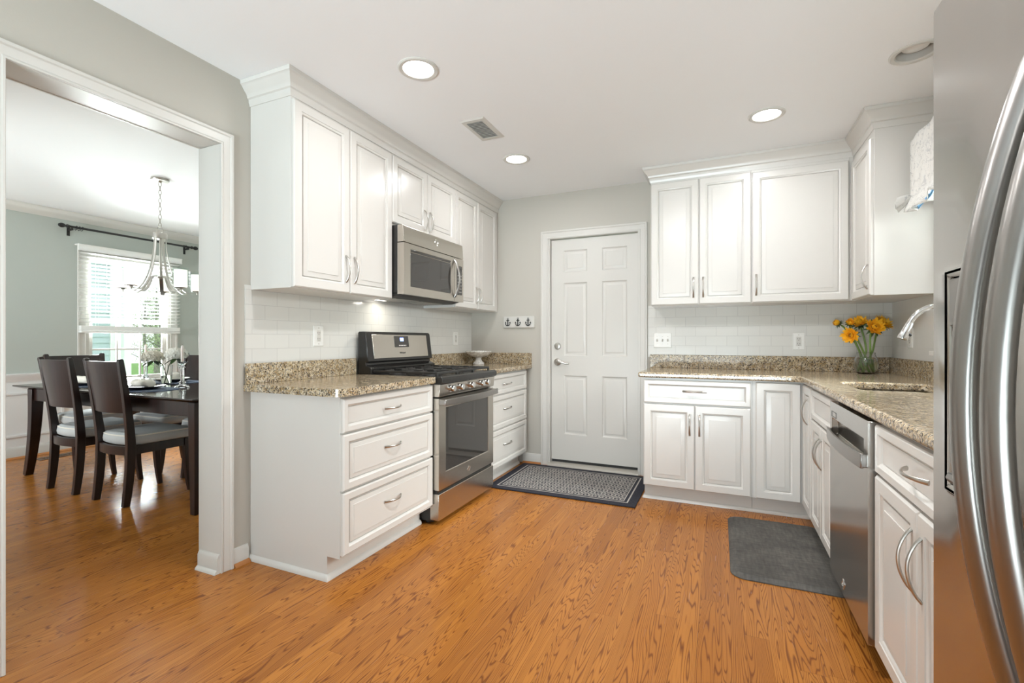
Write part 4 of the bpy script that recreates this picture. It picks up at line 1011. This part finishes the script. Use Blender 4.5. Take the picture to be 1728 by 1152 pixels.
def make_chair(label):
    t = thing('dining_chair', label, 'chair', (0, 0, 0), group='dining chairs round the table', local=True)
    def sy(z): return -.205 + .030 * max(0, (z - .0)) * 0 + (.030 * (1 - (1 - min(z, .42) / .42) ** 2) - .0) - (.075 * max(0, (z - .42) / .58) ** 1.3)
    for s in (-1, 1):
        zs = [0, .08, .16, .25, .34, .42, .52, .62, .72, .82, .92, 1.0, 1.012]
        pts = [(s * (.182 + .026 * max(0, (z - .4) / .6)), sy(z), z + .0004) for z in zs]
        fin('back_leg', B().bar(pts, [.034] * 11 + [.034, .026], [.040, .044, .048, .050, .052, .052, .048, .044, .040, .036, .033, .030, .022], (1, 0, 0)), M['wood'], t, bevel=.003)
        pts = [(s * .188, .190 + .028 * (1 - h) ** 2.5, h * .40 + .0004) for h in [i / 8 for i in range(9)]]
        fin('front_leg', B().bar(pts, [.028 + .014 * i / 8 for i in range(9)], [.028 + .016 * i / 8 for i in range(9)], (1, 0, 0)), M['wood'], t, bevel=.002)
    b = B(); nx, nzz = 14, 8; loops = []
    def pt(i, j, off):
        f = i / nx * 2 - 1; z = .640 + .355 * j / nzz; hw = .182 + .026 * (z - .4) / .6 - .012
        return (f * hw, sy(z) - .030 * (1 - f * f) + off - .004, z)
    F = [[b.v(pt(i, j, .010)) for j in range(nzz + 1)] for i in range(nx + 1)]; K = [[b.v(pt(i, j, -.010)) for j in range(nzz + 1)] for i in range(nx + 1)]
    for i in range(nx):
        for j in range(nzz): b.f([F[i][j], F[i + 1][j], F[i + 1][j + 1], F[i][j + 1]]); b.f([K[i][j], K[i][j + 1], K[i + 1][j + 1], K[i + 1][j]])
        b.f([F[i][0], K[i][0], K[i + 1][0], F[i + 1][0]]); b.f([F[i][nzz], F[i + 1][nzz], K[i + 1][nzz], K[i][nzz]])
    for j in range(nzz): b.f([F[0][j], F[0][j + 1], K[0][j + 1], K[0][j]]); b.f([F[nx][j], K[nx][j], K[nx][j + 1], F[nx][j + 1]])
    fin('backrest', b, M['wood'], t, bevel=.002)
    b = B()
    for s in (-1, 1): b.bar([(s * .182, -.16, .378), (s * .188, .18, .378)], .022, .062, (1, 0, 0))
    b.bar([(-.18, .196, .378), (.18, .196, .378)], .062, .022, (0, 0, 1))
    b.bar([(.18 * f, -.178 - .028 * (1 - f * f), .378) for f in [i / 8 - 1 for i in range(17)]], .062, .022, (0, 0, 1))
    fin('seat_rail', b, M['wood'], t, bevel=.002)
    def ol(q, z):
        P = [(-.155 + q, .215 - q)] ; n = 10
        out = arc(.215 - .04, .225 - .04, .04 - q if q < .03 else .01, 0, 90, 4) + arc(-.215 + .04, .225 - .04, .04 - q if q < .03 else .01, 90, 180, 4)
        out += [(-.20 + q, -.10), (-.168 + q, -.15)] + [(.165 * f, -.170 - .022 * (1 - f * f) + q) for f in [i / 6 - 1 for i in range(13)]] + [(.168 - q, -.15), (.20 - q, -.10)]
        return [(x, y, z) for x, y in out]
    c = fin('cushion', B().rings([ol(.012, .4095), ol(.0, .418), ol(-.004, .44), ol(0., .466), ol(.008, .480), ol(.022, .488), ol(.028, .490)]), M['seat'], t, smooth=50)
    pp_ = ol(.004, .474)
    fin('piping', B().tube(pp_, .0045, 6, closed=True), M['napkin'], c)
    return t
ch = make_chair('dark dining chair nearest the doorway, its back to the kitchen, right of the pair'); ch.location = (-1.655, -1.985, 0)
for loc, rz, lb in (((-2.29, -1.985, 0), 0, 'dark dining chair with its back to the kitchen, left of the pair'),
                    ((-3.035, -1.690, 0), -PI / 2, 'dark dining chair at the window end of the table, turned side-on'),
                    ((-2.330, -1.385, 0), PI, 'dark dining chair on the far side, backrest showing behind the glass candlestick'),
                    ((-1.640, -1.385, 0), PI, 'dark dining chair on the far side, mostly hidden by table and door jamb')):
    c = copy_tree(ch); c.location = loc; c.rotation_euler = (0, 0, rz); c['label'] = lb

# table setting
TZ2 = TZ + .0006
def setting(x, y, near, lab_mat, lab_plate, lab_nap, dark):
    o = fin('placemat', B().slab([(px, py) for px, py in arc(x + .13, y, .16, -90, 90, 12) + arc(x - .13, y, .16, 90, 270, 12)], [], TZ2, TZ2 + .003), M['placemat']); tag(base(o, (x, y, TZ2)), lab_mat, 'placemat', 'blue placemats on the dining table')
    z = TZ2 + .0036
    t = thing('dinner_plate', lab_plate, 'plate', (x, y, z), group='dinner plates on the dining table')
    fin('charger', B().lathe([(0, 0), (.080, 0), (.120, .010), (.145, .020), (.146, .023), (.118, .014), (.08, .005), (0, .005)], (x, y, z), 40), M['tabletop'], t)
    if not dark: fin('plate', B().lathe([(0, .006), (.075, .006), (.10, .016), (.130, .027), (.130, .030), (.098, .020), (.072, .010), (0, .010)], (x, y, z), 40), M['plate'], t)
    z2 = z + (.0135 if dark else .0245)
    b = B(); loops = []
    for i in range(27):
        f = i / 26 * 2 - 1; k = 1 + .07 * math.sin(i * 1.9) + .04 * math.sin(i * .7); q = (.030 if abs(f) < .98 else .024) * k
        loops.append([(x + f * .105, y + q * 1.25 * math.cos(a), z2 + q * .92 * (1 + math.sin(a)) * 1.0) for a in [2 * PI * m / 14 for m in range(14)]])
    o = fin('napkin', b.rings(loops), M['napkin'], smooth=60); tag(base(o, (x, y, z2)), lab_nap, 'napkin', 'rolled napkins on the plates')
for x, y, nm, dk in ((-2.62, -1.915, 'seen between the two near chairs', True), (-1.815, -1.900, 'beside the doorway end of the table', True), (-2.96, -1.665, 'in front of the chair at the window end', False), (-2.29, -1.415, 'on the far side behind the flowers', False)):
    setting(x, y, dk, 'blue oval placemat ' + nm, ('dark plate ' if dk else 'white plate on a dark charger ') + nm, 'rolled cream napkin on the plate ' + nm, dk)
M['silver'] = mat('silver_cutlery', (.75, .74, .72), .18, 1)
for x, y, lb in ((-1.60, -1.92, 'silver knife right of the plate beside the doorway end'), (-2.405, -1.93, 'silver knife right of the near left plate')):
    o = fin('table_knife', B().bar([(x, y - .10, TZ2 + .0055), (x, y, TZ2 + .006), (x, y + .03, TZ2 + .0055), (x, y + .11, TZ2 + .005)], [.012, .008, .017, .006], [.004, .004, .002, .0015], (1, 0, 0)), M['silver']); tag(base(o, (x, y, TZ2 + .004)), lb, 'knife')
M['crystal'] = glass('crystal', (1, 1, 1), .01, 1.5); M['wax'] = mat('ivory_wax', (.80, .78, .74), .4, 0, Subsurface_Weight=.2)
def candlestick(x, y, h, lb, lc, hc):
    z = TZ2; o = fin('candlestick', B().lathe([(0, 0), (.050, 0), (.052, .006), (.046, .012), (.024, .022), (.020, .032), (.028, .040), (.020, .048), (.014, .056), (.016, h * .5), (.014, h - .055), (.024, h - .047), (.016, h - .038), (.014, h - .030), (.022, h - .018), (.036, h - .004), (.038, h), (.014, h - .012), (.0125, h - .020), (0, h - .020)], (x, y, z), 16), M['crystal'], smooth=25); tag(base(o, (x, y, z)), lb, 'candlestick')
    t = thing('taper_candle', lc, 'candle', (x, y, z + h - .0195))
    fin('wax', B().lathe([(0, 0), (.0108, 0), (.0108, hc * .85), (.009, hc * .95), (.004, hc), (0, hc)], (x, y, z + h - .0195), 16), M['wax'], t)
    fin('wick', B().tube([(x, y, z + h - .0195 + hc - .001), (x + .001, y, z + h - .0195 + hc + .008)], .0009, 6), M['slot'], t)
candlestick(-1.672, -1.700, .205, 'clear glass candlestick on the table end towards the doorway', 'white taper candle in the candlestick towards the doorway', .150)
candlestick(-2.684, -1.420, .195, 'clear glass candlestick at the window end of the table', 'pale taper candle standing against the window', .160)
t = thing('glass_vase', 'clear glass tumbler vase of white flowers on the dining table', 'vase', (-2.109, -1.568, TZ2))
fin('glass', B().lathe([(0, 0), (.034, 0), (.037, .005), (.046, .165), (.044, .165), (.0345, .008), (0, .007)], (-2.109, -1.568, TZ2), 32), M['glass'], t, smooth=50)
fin('water', B().lathe([(0, .0078), (.0335, .0085), (.0378, .075), (0, .075)], (-2.109, -1.568, TZ2), 32), M['water'], t)
M['bloom'] = cloth('white_hydrangea', (.70, .68, .60), (.82, .80, .76), 60); M['bloomtan'] = cloth('cream_hydrangea', (.56, .50, .40), (.72, .68, .60), 60); M['leaf'] = mat('dark_leaf', (.035, .075, .02), .5)
def hydrangea(c, foot, r, m, lb):
    t = thing('hydrangea', lb, 'flower', foot, group='hydrangeas in the tumbler vase'); c = Vector(c); f0 = Vector(foot); rim = Vector((-2.109, -1.568, TZ2 + .16)) + (Vector((c.x, c.y, 0)) - Vector((-2.109, -1.568, 0))) * .25
    fin('stem', B().tube([f0, f0.lerp(rim, .5), rim, rim.lerp(c, .5) + Vector((0, 0, .005)), c], .0032, 7), M['leaf'], t)
    b = B()
    for k in range(150):
        z = 1 - 1.5 * (k + .5) / 150; ra = math.sqrt(max(0, 1 - z * z)); a = k * 2.39996; d = Vector((ra * math.cos(a) * 1.15, ra * math.sin(a) * 1.15, z * .72)); p = c + d * r * rnd.uniform(.88, 1.04); n = d.normalized(); u = n.orthogonal().normalized(); u.rotate(Matrix.Rotation(rnd.uniform(0, 6), 3, n)); v = n.cross(u)
        ce = b.v(p)
        for q in range(4):
            w = u * math.cos(q * PI / 2) + v * math.sin(q * PI / 2); s_ = n.cross(w); l = rnd.uniform(.013, .018)
            b.f([ce, b.v(p + w * l * .6 + s_ * l * .5 + n * .003), b.v(p + w * l * 1.1 + n * .004), b.v(p + w * l * .6 - s_ * l * .5 + n * .003)])
    fin('bloom', b, m, t, smooth=0)
    for k in range(4):
        a = 2 * PI * k / 4 + .6; d = Vector((math.cos(a), math.sin(a), -.25)); s_ = Vector((-math.sin(a), math.cos(a), 0)); b = B(); o = c - Vector((0, 0, r * .45))
        V = [(b.v(o + d * r * q - s_ * r * w - Vector((0, 0, q * q * .02))), b.v(o + d * r * q - Vector((0, 0, q * q * .02 + .004))), b.v(o + d * r * q + s_ * r * w - Vector((0, 0, q * q * .02)))) for q, w in ((.1, .04), (.4, .24), (.75, .26), (1.05, .12), (1.25, .01))]
        for x0, x1 in zip(V[:-1], V[1:]): b.f([x0[0], x0[1], x1[1], x1[0]]); b.f([x0[1], x0[2], x1[2], x1[1]])
        fin('leaf', b, M['leaf'], t, smooth=60)
hydrangea((-2.190, -1.625, TZ2 + .235), (-2.095, -1.560, TZ2 + .010), .068, M['bloomtan'], 'cream flower head on the left of the tumbler vase')
hydrangea((-2.030, -1.535, TZ2 + .255), (-2.120, -1.575, TZ2 + .010), .072, M['bloom'], 'white flower head on the right of the tumbler vase')

# chandelier
HX, HY = -1.981, -1.690
t = thing('chandelier', 'brushed nickel chandelier with glass cylinder shades above the dining table', 'chandelier', (HX, HY, CEIL))
fin('canopy', B().lathe([(0, 0), (.062, 0), (.064, -.010), (.060, -.018), (.015, -.022), (.008, -.032), (0, -.034)], (HX, HY, CEIL - .0005), 32), M['nickel'], t)
def link(b, c, L, w, r, rot): b.tube([(c[0] + w * math.cos(a) * math.cos(rot), c[1] + w * math.cos(a) * math.sin(rot), c[2] + L * math.sin(a)) for a in [2 * PI * k / 16 for k in range(16)]], r, 6, closed=True)
b = B(); z = CEIL - .045; k = 0
while z > 2.075: link(b, (HX, HY, z), .020, .010, .0022, .8 + k * PI / 2); z -= .0335; k += 1
fin('chain', b, M['nickel'], t)
b = B(); link(b, (HX, HY, 2.045), .027, .027, .003, .42); fin('loop', b, M['nickel'], t)
fin('hub', B().lathe([(0, .018), (.012, .018), (.014, .008), (.048, .008), (.050, .005), (.050, -.034), (.047, -.036), (0, -.036)], (HX, HY, 2.008), 32), M['nickel'], t)
def smooth_path(P, n=5):
    P = [Vector(p) for p in P]; Q = [P[0] * 2 - P[1]] + P + [P[-1] * 2 - P[-2]]; out = []
    for i in range(1, len(Q) - 2):
        for k in range(n):
            t_ = k / n; a, b_, c_, d_ = Q[i - 1], Q[i], Q[i + 1], Q[i + 2]
            out.append(.5 * (2 * b_ + (c_ - a) * t_ + (2 * a - 5 * b_ + 4 * c_ - d_) * t_ ** 2 + (3 * b_ - a - 3 * c_ + d_) * t_ ** 3))
    return out + [P[-1]]
RT = Vector((math.cos(.4167), math.sin(.4167), 0)); FWD = Vector((-math.sin(.4167), math.cos(.4167), 0))
for kk in range(5):
    a = math.radians(121 + 72 * kk); d = RT * math.cos(a) + FWD * math.sin(a); s_ = Vector((-d.y, d.x, 0)); O = Vector((HX, HY, 0)); ar = []
    P = lambda r, z: O + d * (r if r < .06 else .06 + (r - .06) * .80) + Vector((0, 0, z))
    arm = fin('arm', B().bar(smooth_path([P(.040, 1.985), P(.044, 1.90), P(.054, 1.82), P(.074, 1.74), P(.104, 1.66), P(.150, 1.59), P(.205, 1.548), P(.260, 1.540), P(.325, 1.552)]), .017, .006, s_), M['nickel'], t, bevel=.001)
    fin('brace', B().bar(smooth_path([P(.030, 1.665), P(.060, 1.662), P(.085, 1.640), P(.108, 1.60), P(.140, 1.555), P(.185, 1.528), P(.215, 1.530)]), .026, .005, s_), M['nickel'], arm, bevel=.001)
    c = P(.315, 1.552)
    fin('cup', B().lathe([(0, -.022), (.006, -.020), (.007, -.004), (.010, 0), (.036, .004), (.042, .010), (.038, .012), (0, .012)], c, 24), M['nickel'], arm)
    fin('shade', B().lathe([(.042, .0125), (.0455, .018), (.0455, .150), (.0430, .150), (.0430, .020), (.039, .0135)], c, 28), M['shade'], arm, smooth=50)
    fin('outer_glass', B().lathe([(.0525, .030), (.0540, .030), (.0540, .172), (.0525, .172)], c, 28), M['thinglass'], arm, smooth=50)
fin('stem', B().lathe([(0, .31), (.006, .31), (.006, .0), (.030, -.004), (.030, -.012), (.008, -.020), (0, -.022)], (HX, HY, 1.665), 20), M['nickel'], t)

# blind, curtain rod, floor register
t = thing('window_blind', 'white horizontal slat blind pulled halfway down over the dining room window', 'blind', (DX + .04, -.89, 1.3))
BY0, BY1 = -1.398, -.390
fin('valance', B().prism([(DX + .001, 2.148), (DX + .075, 2.148), (DX + .080, 2.142), (DX + .072, 2.130), (DX + .072, 2.095), (DX + .078, 2.085), (DX + .074, 2.079), (DX + .062, 2.079), (DX + .060, 2.135), (DX + .001, 2.135)], BY0 - .012, BY1 + .012, 'y'), M['slat'], t, bevel=.002)
b = B(); z = 2.060
while z > 1.325:
    b.bar([(DX + .048, BY0 + .01, z), (DX + .048, BY1 - .01, z)], .050, .0028, (.985, 0, .17)); z -= .0405
fin('slats', b, M['slat'], t, smooth=0)
fin('stacked_slats', B().box(DX + .023, DX + .073, BY0 + .01, BY1 - .01, 1.243, 1.292), M['slat'], t, bevel=.004)
fin('bottom_rail', B().box(DX + .021, DX + .075, BY0 + .008, BY1 - .008, 1.216, 1.242), M['slat'], t, bevel=.006)
b = B()
for yy in (BY0 + .16, (BY0 + BY1) / 2, BY1 - .16):
    for xx in (DX + .0215, DX + .0755): b.tube([(xx, yy, 1.23), (xx, yy, 2.09)], .0011, 5)
fin('ladder_cords', b, M['slat'], t)
fin('tilt_wand', B().tube([(DX + .085, BY0 + .235, 2.07), (DX + .086, BY0 + .236, 1.45)], .004, 8), M['pane'], t)
RX, RZ = DX + .085, 2.306
t = thing('curtain_rod', 'black metal curtain rod with ball finials above the dining room window', 'curtain rod', (RX, -.88, RZ))
ya, yb = -1.548, -.225
fin('pole', B().tube([(RX, ya + .05, RZ), (RX, yb - .03, RZ)], .0115, 14), M['blackmetal'], t)
for yy, s in ((ya, 1), (yb, -1)):
    fin('finial', B().lathe([(0, -s * .030), (.014, -s * .026), (.022, -s * .012), (.024, 0), (.020, s * .014), (.012, s * .024), (.012, s * .034), (.018, s * .038), (.018, s * .050), (.011, s * .054), (0, s * .056)], (RX, yy, RZ), 20, 'y'), M['blackmetal'], t)
    q = yy + s * .085; b = B(); b.box(DX + .0005, DX + .006, q - .012, q + .012, RZ - .085, RZ + .03).box(DX + .006, RX + .004, q - .006, q + .006, RZ - .034, RZ - .014)
    b.tube([(RX + .016 * math.cos(a), q, RZ + .016 * math.sin(a)) for a in [math.radians(160 + 220 * k / 12) for k in range(13)]], .005, 8)
    fin('bracket', b, M['blackmetal'], t)
for yy in (ya + .115, ya + .140, ya + .165, yb - .115):
    fin('ring', B().tube([(RX + .022 * math.cos(a), yy + .004 * math.sin(a), RZ - .006 + .022 * math.sin(a)) for a in [2 * PI * k / 20 for k in range(20)]], .0028, 6, ref=(0, 1, 0), closed=True), M['blackmetal'], t)
t = thing('floor_register', 'flat metal floor register by the dining room window wall', 'vent', (-3.70, -1.62, 0))
M['bronze'] = mat('bronze_register', (.16, .12, .09), .4, .6)
fin('frame', B().slab([(-3.77, -1.80), (-3.63, -1.80), (-3.63, -1.44), (-3.77, -1.44)], [[(-3.745, -1.775), (-3.745, -1.465), (-3.655, -1.465), (-3.655, -1.775)]], .0006, .005), M['bronze'], t)
b = B()
for k in range(15): y = -1.765 + k * .0207; b.box(-3.745, -3.655, y - .005, y + .005, .0008, .004)
fin('louvres', b, M['bronze'], t)

# ------------------------------------------------------------------ outside the dining room window
M['siding'] = mat('pale_blue_siding', (.42, .50, .53), .7); M['bark'] = mat('grey_bark', (.24, .22, .20), .9); M['spring'] = mat('spring_leaf', (.42, .52, .26), .8); M['extwhite'] = mat('white_exterior_paint', (.85, .86, .85), .6)
t = thing('neighbour_house', 'pale blue clapboard house wing outside the dining room window', 'house', (-9.1, -1.4, -.70))
b = B(); z = -.6
while z < 3.6: b.prism([(-9.00, z), (-8.975, z), (-9.00, z + .118)], -4.2, 1.30, 'y'); z += .12
b.box(-9.4, -9.0, -4.2, 1.30, -.70, 3.7); fin('siding', b, M['siding'], t, smooth=0)
fin('corner_board', B().box(-9.05, -8.96, 1.301, 1.43, -.70, 3.7), M['extwhite'], t)
w = fin('window_frame', B().box(-8.985, -8.955, .10, .92, .35, 1.75), M['extwhite'], t, bevel=.01); fin('pane', B().box(-8.954, -8.950, .18, .84, .43, 1.67), M['pane'], w, smooth=0)
fin('roof', B().prism([(-8.6, 3.65), (-9.6, 4.4), (-9.6, 3.65)], -4.4, 1.6, 'y'), M['fgrey'], t)
o = fin('porch_post', B().box(-8.06, -7.94, 1.03, 1.15, -.70, 3.4), M['extwhite'], bevel=.01); tag(base(o, (-8, 1.09, -.70)), 'square white porch post outside the dining room window', 'post')
def tree(seed):
    r = random.Random(seed); t = thing('tree', 'thin leafy spring tree beyond the lawn outside the dining window', 'tree', (0, 0, 0), group='trees beyond the lawn', local=True)
    b = B(); f = B(); b.tube([(0, 0, -.02), (.05, .03, 1.5), (-.04, .08, 3.2), (.05, 0, 5.5)], [.13, .10, .075, .03], 8)
    for k in range(22):
        z = r.uniform(.9, 5.2); a = r.uniform(0, 2 * PI); L = r.uniform(.7, 1.9) * (1.1 - z / 8); p0 = Vector((0, .03, z)); d = Vector((math.cos(a), math.sin(a), r.uniform(.3, .9))); p1 = p0 + d * L * .5 + Vector((0, 0, .08)); p2 = p0 + d * L
        b.tube([p0, p1, p2], [.035, .022, .008], 5)
        for m in range(85):
            p = p0.lerp(p2, r.uniform(.3, 1.1)) + Vector((r.gauss(0, .22), r.gauss(0, .22), r.gauss(0, .2))); s = r.uniform(.022, .045); u = Vector((r.gauss(0, 1), r.gauss(0, 1), r.gauss(0, 1))).normalized(); v = u.orthogonal().normalized()
            f.poly([p - u * s, p + v * s * .6, p + u * s, p - v * s * .6])
    fin('trunk', b, M['bark'], t); fin('foliage', f, M['spring'], t, smooth=0); return t
t0 = tree(3); t1 = tree(11)
for i, (x, y, s) in enumerate(((-15, 3.2, .55), (-15, 5.9, .6), (-15.4, 8.4, .55), (-18.5, 4.7, .62), (-18.3, 7.4, .6), (-18.6, 10.2, .65), (-22, 6.0, .7), (-22.2, 9.0, .68), (-22, 12.2, .7), (-26.5, 8.0, .85), (-26.5, 11.8, .85), (-27, 15.6, .85), (-31, 10.2, .95), (-31, 14.6, .95))):
    o = (t0 if i == 0 else t1 if i == 1 else copy_tree(t0 if i % 2 else t1)); o.location = (x, y, -.70); o.rotation_euler = (0, 0, i * 1.3); o.scale = (s, s, s)
b = B(); r = random.Random(5)
for k in range(420):
    a, q, h = r.uniform(0, 6.28), r.random() ** .5, r.random(); p = Vector((q * .9 * math.cos(a), q * .9 * math.sin(a), .06 + h * .8 * (1 - q * q * .7))); s = r.uniform(.06, .11); u = Vector((r.gauss(0, 1), r.gauss(0, 1), r.gauss(0, 1))).normalized(); v = u.orthogonal().normalized(); b.poly([p - u * s, p + v * s * .6, p + u * s, p - v * s * .6])
b.tube([(0, 0, -.01), (0, 0, .6)], .03, 6)
sh = fin('shrub', b, M['spring'], smooth=0); tag(sh, 'low green shrub on the lawn outside the dining room window', 'shrub', 'shrubs on the lawn'); sh.location = (-11.6, 3.2, -.70)
for x, y in ((-12.6, 5.4),):
    c = sh.copy(); C.objects.link(c); c.location = (x, y, -.70)
